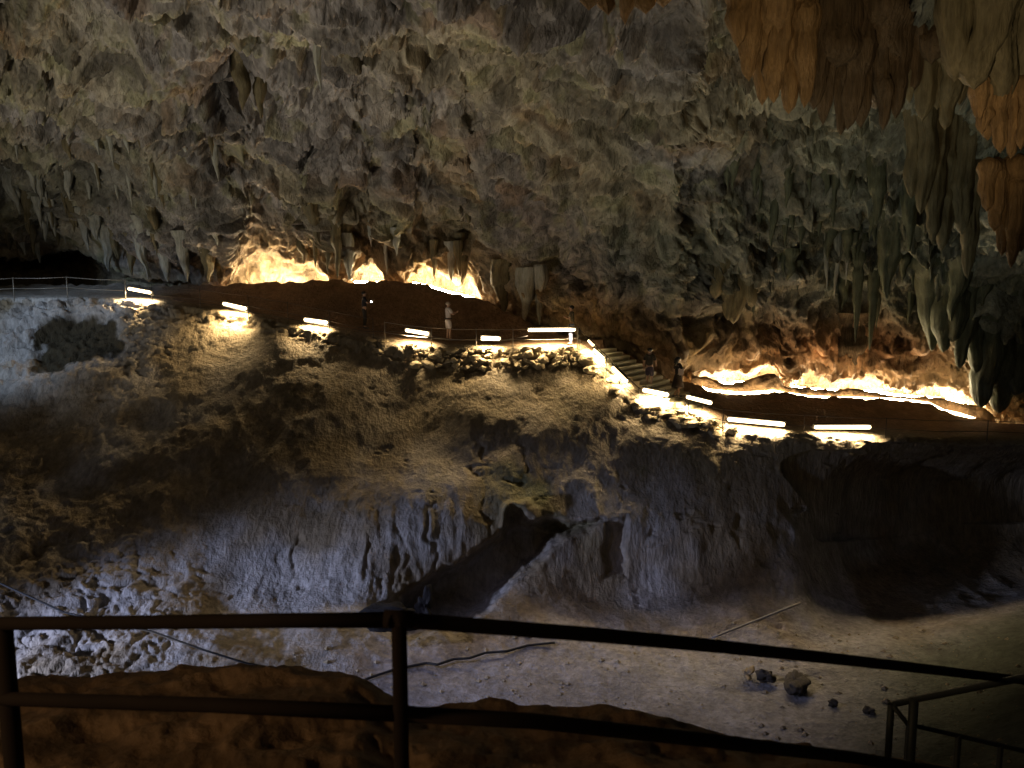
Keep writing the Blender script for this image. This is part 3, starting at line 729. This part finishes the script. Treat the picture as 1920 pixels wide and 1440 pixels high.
curtain('darker brown flowstone curtain right of the big ochre one', [(1540, -60, 205, 44), (1562, -60, 232, 42), (1585, -60, 252, 40), (1610, -60, 240, 48), (1640, -60, 236, 46), (1668, -60, 242, 40), (1692, -60, 222, 40), (1720, -60, 170, 50), (1560, -60, 130, 90), (1640, -60, 130, 90), (1760, -60, 120, 60), (1625, -60, 205, 170)], 20.5, M_UMBER, 120)
curtain('tan flowstone spikes at the right edge, upper group', [(1836, 168, 222, 26), (1850, 165, 250, 24), (1866, 160, 262, 26), (1884, 160, 285, 26), (1904, 160, 296, 28), (1926, 160, 280, 30)], 17, M_OCHRE, 140, root=.3)
curtain('dull green rock mass above the tan spikes at the right edge', [(1850, -60, 165, 70), (1885, -60, 190, 80), (1925, -60, 172, 80), (1800, -60, 150, 60)], 16.8, M_OLIVE, 220)
curtain('long tan flowstone spikes at the right edge, lower group', [(1854, 320, 395, 28), (1872, 318, 432, 30), (1890, 315, 478, 28), (1910, 312, 500, 30), (1932, 312, 470, 36)], 18, M_OCHRE, 150, root=.3)
curtain('blunt greenish stubs at the top right corner', [(1868, -40, 100, 50), (1892, -40, 142, 36), (1920, -40, 110, 50), (1825, -40, 90, 50), (1790, -40, 130, 46)], 17.5, M_OLIVE, 160)
curtain('dull brown flowstone joining the curtains at the top right', [(1722, -60, 190, 40), (1745, -60, 225, 44), (1770, -60, 205, 40), (1795, -60, 240, 44), (1818, -60, 195, 40), (1760, -60, 120, 90)], 20.8, M_OLIVE, 240)
curtain('small orange stubs at the top edge, right of centre', [(1105, -60, 16, 40), (1135, -60, 28, 36), (1176, -60, 44, 26), (1215, -60, 26, 50), (1250, -60, 12, 40)], 20.5, M_OCHRE, 170)
curtain('massive grey-green flowstone column low at the right edge', [(1838, 560, 700, 36), (1858, 540, 762, 56), (1884, 540, 775, 60), (1915, 560, 740, 60), (1945, 560, 770, 60), (1900, 500, 640, 110)], 33.0, M_GREEN, 180)
curtain('grey-green ribs on the right wall above the massive column', [(1790, 520, 640, 40), (1812, 540, 690, 34), (1770, 560, 660, 30), (1835, 470, 600, 40), (1900, 470, 590, 60)], 32.6, M_GREEN, 190)
curtain('broad blunt olive pendant over the foot of the stairs', [(1350, 440, 560, 34), (1368, 440, 600, 34), (1388, 440, 606, 36), (1408, 440, 575, 30)], wallY(1376, 520) - .1, M_OLIVE, 230)
curtain('green ribs beside the tan spikes on the right wall', [(1740, 200, 400, 32), (1762, 200, 455, 30), (1785, 220, 470, 32), (1812, 240, 440, 34), (1720, 200, 370, 30), (1830, 300, 520, 26)], 26, M_OLIVE, 200)
# many small spikes, counted but alike
rs = random.Random(3)
for k in range(130):
    if k < 56: x, y = rs.uniform(5, 300) if k % 3 else rs.uniform(5, 560), rs.uniform(230, 430)
    elif k < 72: x, y = rs.uniform(560, 900), rs.uniform(380, 480)
    else: x, y = rs.uniform(1330, 1800), rs.uniform(260, 560)
    L_ = rs.uniform(26, 75); wd = rs.uniform(8, 18)
    o = spike('stalactite', x, y, y + L_, wd, mat=M_GREEN if x > 1200 else (M_PALE if rs.random() < .5 else M_OLIVE), seed=300 + k, lean=.08 if x < 500 else 0, segs=10, root=.6)
    tag(o, 'small stalactite among many on the ' + ('upper left vault' if k < 56 else 'vault above the lit arches' if k < 72 else 'green right wall'), 'stalactite',
        'small stalactites of the ' + ('left vault' if k < 56 else 'middle vault' if k < 72 else 'right wall'))

# ------------------------------------------------------------------ stairs
def lin(pts, x): a = np.array(pts); return tuple(float(np.interp(x, a[:, 0], a[:, c])) for c in (1, 2))
outer = [(1080, 653, 33.8), (1130, 688, 33.2), (1200, 750, 32.0), (1300, 777, 31.3)]
inner = [(1110, 640, 35.4), (1165, 650, 34.9), (1260, 708, 33.6), (1316, 742, 33.2)]
M_STEP = plain_mat('worn_stone_step', (0.42, 0.38, 0.26), 0.9, 0, 0.35, 3)
stairs = empty('staircase', P(1200, 750, 32), 'stone staircase leading down from the terrace to the lower path', 'staircase')
NS = 15
for i in range(NS):
    s0, s1 = i / NS, (i + 1) / NS
    o0, o1 = ST0.lerp(ST1, s0), ST0.lerp(ST1, s1); i0, i1 = o0 + STW, o1 + STW
    z = ST0.z + (ST1.z - ST0.z) * (i + .5) / NS
    jit = rs.uniform(-.015, .015)
    bm = bmesh.new()
    ov = (i0 - o0).normalized() * 0.05; ext = (o1 - o0).normalized() * .03
    pts = [o0 - ov, o1 + ext - ov, i1 + ext + ov, i0 + ov]
    top = [bm.verts.new((q_.x, q_.y, z + jit)) for q_ in pts]; bot = [bm.verts.new((q_.x, q_.y, z - .45)) for q_ in pts]
    bm.faces.new(top); bm.faces.new(bot[::-1])
    for k in range(4): bm.faces.new((top[k], bot[k], bot[(k+1) % 4], top[(k+1) % 4]))
    bmesh.ops.recalc_face_normals(bm, faces=bm.faces)
    bmesh.ops.bevel(bm, geom=list(bm.edges), offset=.02, segments=1, affect='EDGES')
    me = bpy.data.meshes.new('step'); bm.to_mesh(me); bm.free()
    link_mesh('step', me, M_STEP, stairs)

# ------------------------------------------------------------------ stones
def rock_mesh(seed, sub=2, flat=0.75, rough=0.3):
    bm = bmesh.new(); bmesh.ops.create_icosphere(bm, subdivisions=sub, radius=1)
    V = np.array([v.co[:] for v in bm.verts])
    n = fbm(V * 0.9 + seed * 13.3, 3, 500 + seed); n2_ = fbm(V * 2.4 + seed * 3.1, 3, 520 + seed)
    V = V * (1 + rough * 1.6 * n + rough * .6 * n2_ - rough * .5 * np.abs(fbm(V * 1.7 + seed, 3, 540 + seed)))[:, None] * np.array([1, .8, flat])
    for v, q_ in zip(bm.verts, V): v.co = Vector(q_)
    me = bpy.data.meshes.new('stone'); bm.to_mesh(me); bm.free()
    for f in me.polygons: f.use_smooth = sub > 2
    return me
M_STONE = rock_mat('pale_stone', color=(0.34, 0.29, 0.20), s=3, bump=.5, stretch=(1, 1, 1))
M_DARKSTONE = rock_mat('dark_stone', color=(0.07, 0.065, 0.06), s=2, bump=.6, stretch=(1, 1, 1))
M_BLACKSTONE = rock_mat('black_stone', color=(0.018, 0.018, 0.02), s=2, stretch=(1, 1, 1))
variants = [rock_mesh(i, 2, .6, .5) for i in range(10)]
for v in variants: v.materials.append(M_STONE)
def stone(parent, pt, r):
    o = bpy.data.objects.new('stone', variants[rs.randrange(10)]); C.objects.link(o)
    o.parent = parent; o.location = pt - parent.location
    o.rotation_euler = (rs.uniform(-.4, .4), rs.uniform(-.4, .4), rs.uniform(0, 6.28)); o.scale = (r * rs.uniform(.8, 1.35), r * rs.uniform(.7, 1), r * rs.uniform(.7, 1))
    return o
e_py, e_Y = E0; t_py, t_Y = T0
def eT(px): return [float(np.interp(px, PX, A)) for A in (e_py, e_Y, t_py, t_Y)]
dw = empty('dry_stone_wall', P(900, 690, 33.6), 'rough stone bank holding up the terrace below the middle railing', 'stone wall')
x = 700
while x < 1088:
    ep, eY, tp, tY = eT(x)
    for f_ in (0.06, .36, .66, .95):
        if rs.random() < .88: stone(dw, P(x + rs.uniform(-5, 5), lerp(tp, ep, f_) + rs.uniform(-3, 3), lerp(tY, eY, f_) - .02), rs.uniform(.35, 1)**2 * .34)
    x += rs.uniform(8, 13)
dw2 = empty('dry_stone_wall', P(1200, 780, 31.6), 'bank of loose pale stones along the outer side of the stairs', 'stone wall')
x = 1092
while x < 1385:
    ep, eY, tp, tY = eT(x)
    for f_ in (0.1, .5, .95):
        if rs.random() < .9: stone(dw2, P(x + rs.uniform(-6, 6), lerp(tp, ep, f_) + rs.uniform(-3, 4), lerp(tY, eY, f_) - .02), rs.uniform(.35, 1)**2 * .45)
    x += rs.uniform(10, 17)
# single rocks lying about
big = [rock_mesh(20 + i, 4, .8, .6) for i in range(5)]
def boulder(px, py, r, label, mat=M_DARKSTONE, k=0, Y=None, sc_=(1, 1, 1), name='boulder'):
    if mat is M_DARKSTONE and r > .4 and Y: mat = M_BLACKSTONE
    if Y is None:
        Y = Yat(py, FLOORZ)
    pt = P(px, py, Y)
    me = big[k % 5].copy(); me.materials.clear(); me.materials.append(mat)
    o = bpy.data.objects.new(name, me); C.objects.link(o); o.location = pt; o.scale = tuple(r * q_ for q_ in sc_)
    o.rotation_euler = (0, 0, rs.uniform(0, 6)); return tag(o, label, 'boulder', 'rocks on the valley floor')
boulder(1492, 1280, .42, 'black jagged rock lying on the pale valley floor, largest there', k=0, sc_=(1.2, .8, .6))
boulder(1437, 1266, .24, 'small black rock just left of the largest black rock', k=1)
boulder(1402, 1262, .26, 'grey rock at the left end of the row on the valley floor', M_STONE, 2, sc_=(1.4, .8, .6))
boulder(1562, 1318, .13, 'fist-sized rock right of the black rocks', k=3)
boulder(1630, 1336, .15, 'dark rock nearest the short railing on the right', k=4)
boulder(795, 1138, .45, 'dark pointed rock standing at the lower end of the wall recess', k=2, Y=23.6, sc_=(.75, .75, 1.5))
boulder(735, 1158, .75, 'dark low rock behind the near railing post', k=3, Y=23.4, sc_=(1.2, .8, .6))

# gravel and crumbs on the valley floor, too many to count
gm_v, gm_f = [], []
for k in range(2600):
    gi = rs.randrange(len(GF)); c_ = GF[gi]
    if not (-9 < c_[0] < 16 and 15 < c_[1] < 26): continue
    r_ = .02 + .09 * rs.random()**4
    b_ = len(gm_v); cx_, cy_ = c_[0] + rs.uniform(-.05, .05), c_[1] + rs.uniform(-.05, .05)
    for ax_ in ((1, 0, 0), (0, 1, 0), (-1, 0, 0), (0, -1, 0), (0, 0, .8), (0, 0, -.8)):
        gm_v.append((cx_ + ax_[0] * r_ * rs.uniform(.7, 1.6), cy_ + ax_[1] * r_ * rs.uniform(.7, 1.3), c_[2] + ax_[2] * r_ + r_ * .2))
    for f_ in ((0, 1, 4), (1, 2, 4), (2, 3, 4), (3, 0, 4), (1, 0, 5), (2, 1, 5), (3, 2, 5), (0, 3, 5)): gm_f.append(tuple(b_ + q_ for q_ in f_))
gme = bpy.data.meshes.new('gravel'); gme.from_pydata(gm_v, [], gm_f)
go = link_mesh('gravel', gme, M_STONE); tag(go, 'grit and small stones strewn over the valley floor', 'gravel', kind='stuff')

# cables, a dark crack line and a pole
M_CABLE = plain_mat('black_cable', (0.015, 0.015, 0.016), .95)
def cable(pts, r, label, mat=M_CABLE, name='cable', cat='cable'):
    w_ = [P(*a) for a in pts]; f_ = []
    for i in range(len(w_) - 1):
        for k in range(5): f_.append(w_[i].lerp(w_[i+1], k / 5))
    f_.append(w_[-1])
    return tag(link_mesh(name, tube_mesh(name, f_, r, 7), mat), label, cat)
cable([(-40, 1075, 23.2), (120, 1148, 22.0), (285, 1184, 21.4), (380, 1218, 21.0), (460, 1243, 20.8), (560, 1263, 20.8), (600, 1285, 20.9)], .03, 'thin dark cable slanting across the bluish rocks at the left')
cable([(283, 553, 38.05), (350, 566, 37.4), (418, 573, 36.75), (462, 584, 36.5), (520, 594, 36.1), (570, 603, 35.7), (614, 610, 35.6), (690, 622, 35.0), (760, 622, 34.5), (804, 630, 34.4), (850, 638, 34.2), (902, 637, 34.0), (938, 639, 34.0), (990, 630, 34.1)], .014, 'black power cable sagging between the tube lights of the terrace')
def fl(px, py): return (px, py - 3, Yat(py, FLOORZ + .12))
cable([fl(655, 1292), fl(690, 1275), fl(740, 1258), fl(800, 1246), fl(820, 1249), fl(850, 1239), fl(880, 1237), fl(910, 1227), fl(950, 1224), fl(990, 1213), fl(1040, 1208)], .04, 'dark crack line along the foot of the pale wall')  # thin tube drawn for the dark crack at the wall foot
cable([(1335, 1196, 23.6), (1400, 1170, 24.2), (1500, 1131, 24.8)], .035, 'slender pale pole leaning at the foot of the dark wall', plain_mat('pale_wood', (.25, .24, .23), .7), 'pole', 'pole')

# ------------------------------------------------------------------ railings
def railing(label, posts, h, rails, mat, r=0.018, group='railings along the cave walkway', foot_extra=.12):
    """posts: (px, py of foot, Y); rails: heights as metres above the foot"""
    ws = [P(*a) for a in posts]
    t = empty('railing', ws[0], label, 'railing', group)
    for a in ws:
        link_mesh('post', tube_mesh('post', [a - Vector((0, 0, foot_extra)), a + Vector((0, 0, h))], r * 1.25, 8), mat, t)
    for hh in rails:
        for a, b in zip(ws[:-1], ws[1:]):
            mid_ = (a + b) / 2 + Vector((0, 0, hh - .012 * (b - a).length))
            link_mesh('rail', tube_mesh('rail', [a + Vector((0, 0, hh)), mid_, b + Vector((0, 0, hh))], r, 6), mat, t)
    return t
M_RAIL = plain_mat('grey_rail', (0.22, 0.20, 0.17), .5, .4)
M_RAILD = plain_mat('dark_rail', (0.05, 0.042, 0.035), .6, .3)
railing('grey railing posts and wires beside the pale path at the far left', [(-70, 563, 38.6), (27, 560, 38.5), (127, 558, 38.5), (236, 564, 38.1)], 1.05, (1.0, .5), M_RAIL, .02)
railing('dark railing descending past the four left tube lights', [(286, 571, 37.9), (376, 580, 37.2), (466, 593, 36.4), (540, 606, 36.0), (618, 622, 35.4), (700, 638, 34.8)], 1.0, (.95, .48), M_RAILD, .014)
railing('thin railing round the terrace in front of the pale-shirted person', [(722, 641, 34.7), (809, 652, 34.2), (893, 655, 34.0), (962, 655, 33.9), (1083, 653, 33.75)], .92, (.88, .42), M_RAIL, .016)
railing('railing following the stairs down', [(1086, 656, 33.7), (1137, 706, 33.0), (1197, 768, 31.9), (1284, 790, 31.2)], .95, (.9, .42), M_RAILD, .018)
railing('railing along the outer edge of the lower path', [(1290, 793, 31.1), (1355, 806, 30.6), (1507, 817, 30.1), (1660, 823, 29.9), (1850, 828, 29.8), (2050, 832, 29.7)], .85, (.82, .40), M_RAILD, .016)

# near railing at the viewpoint
M_NEAR = plain_mat('near_brown_rail', (0.016, 0.011, 0.008), .9, 0, .4, 9); M_NEAR.node_tree.nodes['Principled BSDF'].inputs['Specular IOR Level'].default_value = .1
near_r = empty('railing', P(748, 1165, 1.75) * 1, 'near dark brown pipe railing crossing the foot of the view', 'railing')
tp_ = [(-500, 1172, 2.5), (-60, 1170, 2.12), (0, 1169, 2.08), (250, 1167, 1.96), (500, 1164, 1.84), (740, 1162, 1.74)]
tp2 = [(740, 1162, 1.74), (800, 1166, 1.76), (1100, 1189, 1.86), (1300, 1207, 2.0), (1500, 1228, 2.25), (1700, 1250, 2.65), (1920, 1276, 3.3), (2200, 1310, 4.4)]
for pts in (tp_, tp2): link_mesh('rail', tube_mesh('rail', [P(*a) for a in pts], .0185, 12), M_NEAR, near_r)
lo = [(-500, 1290, 2.5), (0, 1310, 2.08), (400, 1322, 1.9), (745, 1338, 1.75)]
lo2 = [(745, 1338, 1.75), (1000, 1352, 1.83), (1300, 1385, 2.0), (1600, 1420, 2.4), (1920, 1470, 3.3)]
for pts in (lo, lo2): link_mesh('rail', tube_mesh('rail', [P(*a) for a in pts], .019, 12), M_NEAR, near_r)
for (px, py, Y, r) in ((748, 1160, 1.745, .0185), (4, 1166, 2.09, .026), (2060, 1290, 3.75, .02)):
    a = P(px, py, Y); link_mesh('post', tube_mesh('post', [Vector((a.x, a.y, -1.0)), a], r, 14), M_NEAR, near_r)
a = P(748, 1160, 1.745); link_mesh('clamp', tube_mesh('clamp', [a + Vector((-.035, 0, .0)), a + Vector((.035, 0, -.002))], .0205, 12), M_NEAR, near_r)
# short railing at the lower right
sr = empty('railing', P(1714, 1320, 3.45), 'short dark stair railing at the lower right corner', 'railing')
M_SR = plain_mat('dark_green_rail', (0.02, 0.024, 0.018), .6, .2)
for pts, r in (([(1668, 1322, 3.55), (1714, 1312, 3.45), (1920, 1270, 3.0), (2150, 1225, 2.6)], .015), ([(1675, 1324, 3.5), (1702, 1358, 3.5), (1790, 1378, 3.55), (1920, 1408, 3.6), (2150, 1455, 3.7)], .012)):
    link_mesh('rail', tube_mesh('rail', [P(*a) for a in pts], r, 8), M_SR, sr)
for px, py, Y, r, dn in ((1671, 1320, 3.52, .017, .29), (1714, 1310, 3.45, .022, .7), (1704, 1356, 3.5, .013, .6), (1797, 1378, 3.55, .015, .6), (1876, 1398, 3.58, .013, .6)):
    a = P(px, py, Y); link_mesh('post', tube_mesh('post', [a - Vector((0, 0, dn)), a], r, 8), M_SR, sr)

# ------------------------------------------------------------------ people
def skin_mesh(name, V, E, rad, sub=2):
    me = bpy.data.meshes.new(name); me.from_pydata([tuple(v) for v in V], E, [])
    o = bpy.data.objects.new(name, me); C.objects.link(o)
    m = o.modifiers.new('s', 'SKIN'); sv = me.skin_vertices[0].data
    for i, r in enumerate(rad): sv[i].radius = (r, r) if not isinstance(r, tuple) else r
    sv[0].use_root = True
    o.modifiers.new('d', 'SUBSURF').levels = sub
    dg = bpy.context.evaluated_depsgraph_get(); ev = o.evaluated_get(dg)
    res = bpy.data.meshes.new_from_object(ev); bpy.data.objects.remove(o); res.name = name
    for f in res.polygons: f.use_smooth = True
    return res
def person(px, py, Y, yaw, label, arms, legs, skin=(0.42, 0.27, 0.19), shirt=(0.05,)*3, lower=(0.05,)*3, hair=(0.01, .008, .007), kind='shorts', longhair=False, h=1.0, belt=False, cap=None):
    loc = P(px, py, Y)
    t = empty('person', loc, label, 'person'); t.rotation_euler = (0, 0, yaw); t.scale = (h, h, h)
    mS = plain_mat('skin', skin, .6); mT = plain_mat('shirt_cloth', shirt, .9, 0, .2, 8); mL = plain_mat('lower_cloth', lower, .9, 0, .2, 8); mH = plain_mat('hair', hair, .5)
    def put(name, me, m):
        me.materials.clear(); me.materials.append(m)
        o = bpy.data.objects.new(name, me); C.objects.link(o); o.parent = t; return o
    # skeleton, facing +y
    V = [(0, 0, .95), (0, .0, 1.12), (0, -.01, 1.32), (0, -.01, 1.44), (0, .0, 1.50), (0, .015, 1.57), (0, .02, 1.65), (0, .01, 1.70)]
    rad = [(.15, .11), (.13, .095), (.16, .105), (.09, .075), .055, .075, .09, .065]
    E = [(i, i + 1) for i in range(7)]
    AV = []
    for sd_, (el, ha) in zip((-1, 1), arms):
        i = len(V); V += [(.17 * sd_, -.01, 1.40), el, ha]; rad += [.058, .042, .03]; E += [(3, i), (i, i + 1), (i + 1, i + 2)]; AV.append((i, el, ha))
    for sd_, (kn_, an) in zip((-1, 1), legs):
        i = len(V); V += [(.095 * sd_, 0, .86), kn_, an, (an[0], an[1] + .15, max(an[2] - .05, .03))]; rad += [.085, .058, .04, .035]
        E += [(0, i), (i, i + 1), (i + 1, i + 2), (i + 2, i + 3)]
    me = skin_mesh('body', V, E, rad, 2)
    # fingers, nose and ears joined to the same body mesh
    bm = bmesh.new(); bm.from_mesh(me)
    def add(me2):
        bm.from_mesh(me2); bpy.data.meshes.remove(me2)
    for sd_, (i, el, ha) in zip((-1, 1), AV):
        d = (Vector(ha) - Vector(el)).normalized(); sidev = d.cross(Vector((0, 1, .2))).normalized(); ha_ = Vector(ha)
        pal = ha_ + d * .05
        add(tube_mesh('f', [ha_ - d * .02, pal, pal + d * .02], [.028, .036, .03], 8))
        curl = d.cross(sidev).normalized()
        for f_, ln in zip((-1.5, -.5, .5, 1.5), (.06, .075, .08, .065)):
            b0 = pal + sidev * f_ * .017
            add(tube_mesh('f', [b0, b0 + d * ln * .6 + curl * .008, b0 + d * ln + curl * .03], [.009, .0085, .007], 6))
        b0 = ha_ + sidev * .03
        add(tube_mesh('f', [b0, b0 + sidev * .025 + d * .03, b0 + sidev * .03 + d * .06], [.011, .01, .008], 6))
    add(tube_mesh('n', [(0, .10, 1.63), (0, .125, 1.595), (0, .10, 1.585)], [.008, .016, .008], 6))
    for sd_ in (-1, 1): add(tube_mesh('e', [(.085 * sd_, 0, 1.64), (.097 * sd_, -.008, 1.61), (.085 * sd_, 0, 1.58)], [.01, .016, .008], 6))
    bm.to_mesh(me); bm.free()
    for f in me.polygons: f.use_smooth = True
    put('body', me, mS)
    for sd_ in (-1, 1): put('eye', tube_mesh('eye', [(.032 * sd_, .085, 1.625), (.032 * sd_, .10, 1.625)], .008, 6), mH)
    put('mouth', tube_mesh('mouth', [(-.022, .098, 1.56), (0, .104, 1.558), (.022, .098, 1.56)], .005, 6), plain_mat('lips', (.3, .12, .1)))
    # shirt
    sV = [(0, 0, .93), (0, 0, 1.12), (0, -.01, 1.32), (0, -.01, 1.43)]; sr_ = [(.175, .135), (.155, .12), (.185, .128), (.10, .09)]; sE = [(0, 1), (1, 2), (2, 3)]
    for sd_, (el, ha) in zip((-1, 1), arms):
        i = len(sV); sh_ = Vector((.17 * sd_, -.01, 1.39)); sV += [tuple(sh_), tuple(sh_.lerp(Vector(el), .75))]; sr_ += [.078, .07]; sE += [(3, i), (i, i + 1)]
    put('shirt', skin_mesh('shirt', sV, sE, sr_, 2), mT)
    if kind == 'dress':
        prof = [(1.0, .15), (.88, .19), (.7, .23), (.55, .27), (.42, .30), (.41, .28)]
        bmd = bmesh.new(); rg = []
        for z_, r_ in prof:
            rg.append([bmd.verts.new((r_ * math.cos(a_ * math.pi / 8) * (1 + .06 * (a_ % 2)), r_ * .8 * math.sin(a_ * math.pi / 8) * (1 + .06 * (a_ % 2)), z_)) for a_ in range(16)])
        for a_, b_ in zip(rg[:-1], rg[1:]):
            for k in range(16): bmd.faces.new((a_[k], a_[(k+1) % 16], b_[(k+1) % 16], b_[k])).smooth = True
        med = bpy.data.meshes.new('skirt'); bmd.to_mesh(med); bmd.free(); put('skirt', med, mL)
    else:
        f_ = 1.0 if kind == 'shorts' else 1.75
        lV = [(0, 0, .98), (0, 0, .88)]; lr = [(.165, .13), (.16, .13)]; lE = [(0, 1)]
        for sd_, (kn_, an) in zip((-1, 1), legs):
            i = len(lV); hp = Vector((.1 * sd_, 0, .82)); kv = Vector(kn_)
            if kind == 'shorts': lV += [tuple(hp), tuple(hp.lerp(kv, .9))]; lr += [.112, .095]; lE += [(1, i), (i, i + 1)]
            else: lV += [tuple(hp), tuple(kv), tuple(Vector(an) + Vector((0, 0, .03)))]; lr += [.108, .08, .065]; lE += [(1, i), (i, i + 1), (i + 1, i + 2)]
        put('shorts' if kind == 'shorts' else 'trousers', skin_mesh('lower', lV, lE, lr, 2), mL)
    if belt: put('belt', tube_mesh('belt', [(0, 0, .955), (0, 0, 1.0)], .172, 18), plain_mat('belt', (.02, .02, .02)))
    for sd_, (kn_, an) in zip((-1, 1), legs):
        put('shoe', tube_mesh('shoe', [(an[0], an[1] - .07, an[2] - .045), (an[0], an[1], an[2] - .035), (an[0], an[1] + .12, an[2] - .05), (an[0], an[1] + .19, an[2] - .06)], [.035, .05, .048, .03], 10), plain_mat('shoe', (.06, .05, .05)))
    # hair or cap
    bmh = bmesh.new(); bmesh.ops.create_uvsphere(bmh, u_segments=16, v_segments=10, radius=1)
    for v in bmh.verts:
        x_, y_, z_ = v.co
        dn = 1.0 if y_ < .1 else .55
        v.co = Vector((x_ * .104, y_ * .115 - .012, 1.655 + (z_ * .09 if z_ > 0 else z_ * (.13 if longhair else .085) * dn)))
        if y_ > .35 and z_ < .25: v.co.y = .05
    mh = bpy.data.meshes.new('hair'); bmh.to_mesh(mh); bmh.free()
    for f in mh.polygons: f.use_smooth = True
    put('cap' if cap else 'hair', mh, plain_mat('cap', cap) if cap else mH)
    if longhair: put('hair', tube_mesh('hair', [(0, -.05, 1.72), (0, -.09, 1.62), (0, -.11, 1.48), (0, -.12, 1.33), (0, -.11, 1.24)], [.05, .09, .095, .085, .04], 12), mH)
    return t
stand = [((-.10, .02, .48), (-.11, -.01, .085)), ((.10, .03, .48), (.11, .0, .085))]
walk = [((-.10, .16, .50), (-.10, .10, .085)), ((.10, .02, .47), (.10, -.22, .12))]
down_ = lambda s: ((.25 * s, -.02, 1.12), (.26 * s, .08, .88))
fold = lambda s: ((.24 * s, .06, 1.14), (.07 * s, .27, 1.22))
reach = lambda s: ((.22 * s, .14, 1.16), (.12 * s, .38, 1.28))
p1 = person(684, 616, 36.2, R(-75), 'person in dark clothes in the shadows holding up a glowing phone', (down_(-1), reach(1)), stand, shirt=(.012, .012, .018), lower=(.015, .014, .014), kind='trousers')
p2 = person(841, 638, 35.0, R(-60), 'person in a pale grey shirt, dark belt and light shorts standing on the terrace', (fold(-1), reach(1)), stand, shirt=(.55, .50, .50), lower=(.75, .66, .62), kind='shorts', belt=True, cap=(.35, .3, .25))
p3 = person(1071, 646, 34.5, R(75), 'dark-haired person in blue jeans standing at the top of the stairs', (fold(-1), down_(1)), stand, shirt=(.10, .09, .06), lower=(.14, .18, .32), kind='trousers')
p4 = person(1217, 728, 32.9, R(-20), 'person in black tee and dark purple shorts seen from behind on the stairs', (down_(-1), ((.24, .08, 1.12), (.22, .28, 1.0))), walk, shirt=(.012, .01, .01), lower=(.05, .04, .075), kind='shorts')
p5 = person(1270, 745, 32.7, R(-70), 'long-haired woman in a dark dress walking at the foot of the stairs', (down_(-1), fold(1)), walk, shirt=(.014, .01, .01), lower=(.02, .012, .01), kind='dress', longhair=True)
# the glowing phone and the things carried
ph = empty('phone', P(696, 567, 35.95), 'phone with a bright white light held by the person in the shadows', 'phone')
def box_mesh(name, c, s, bev=.004):
    bm = bmesh.new(); bmesh.ops.create_cube(bm, size=1)
    for v in bm.verts: v.co = Vector((v.co.x * s[0] + c[0], v.co.y * s[1] + c[1], v.co.z * s[2] + c[2]))
    bmesh.ops.bevel(bm, geom=list(bm.edges), offset=bev, segments=2, affect='EDGES')
    me = bpy.data.meshes.new(name); bm.to_mesh(me); bm.free(); return me
link_mesh('case', box_mesh('case', (0, 0, 0), (.08, .012, .155)), M_DARKSTEEL, ph, False)
link_mesh('light', tube_mesh('light', [(0.01, -.006, .03), (0.01, -.016, .03)], .032, 12), emit_mat('phone_light', (.85, .85, 1.0), 60), ph, False)
ph.rotation_euler = (R(10), 0, R(10))
bg_ = tag(link_mesh('bag', box_mesh('bag', (0, 0, 0), (.22, .10, .30), .03), plain_mat('pale_cloth', (.5, .42, .4), .9)), 'small pale bag held in front by the long-haired woman', 'bag')
bg_.location = P(1277, 697, 32.5)
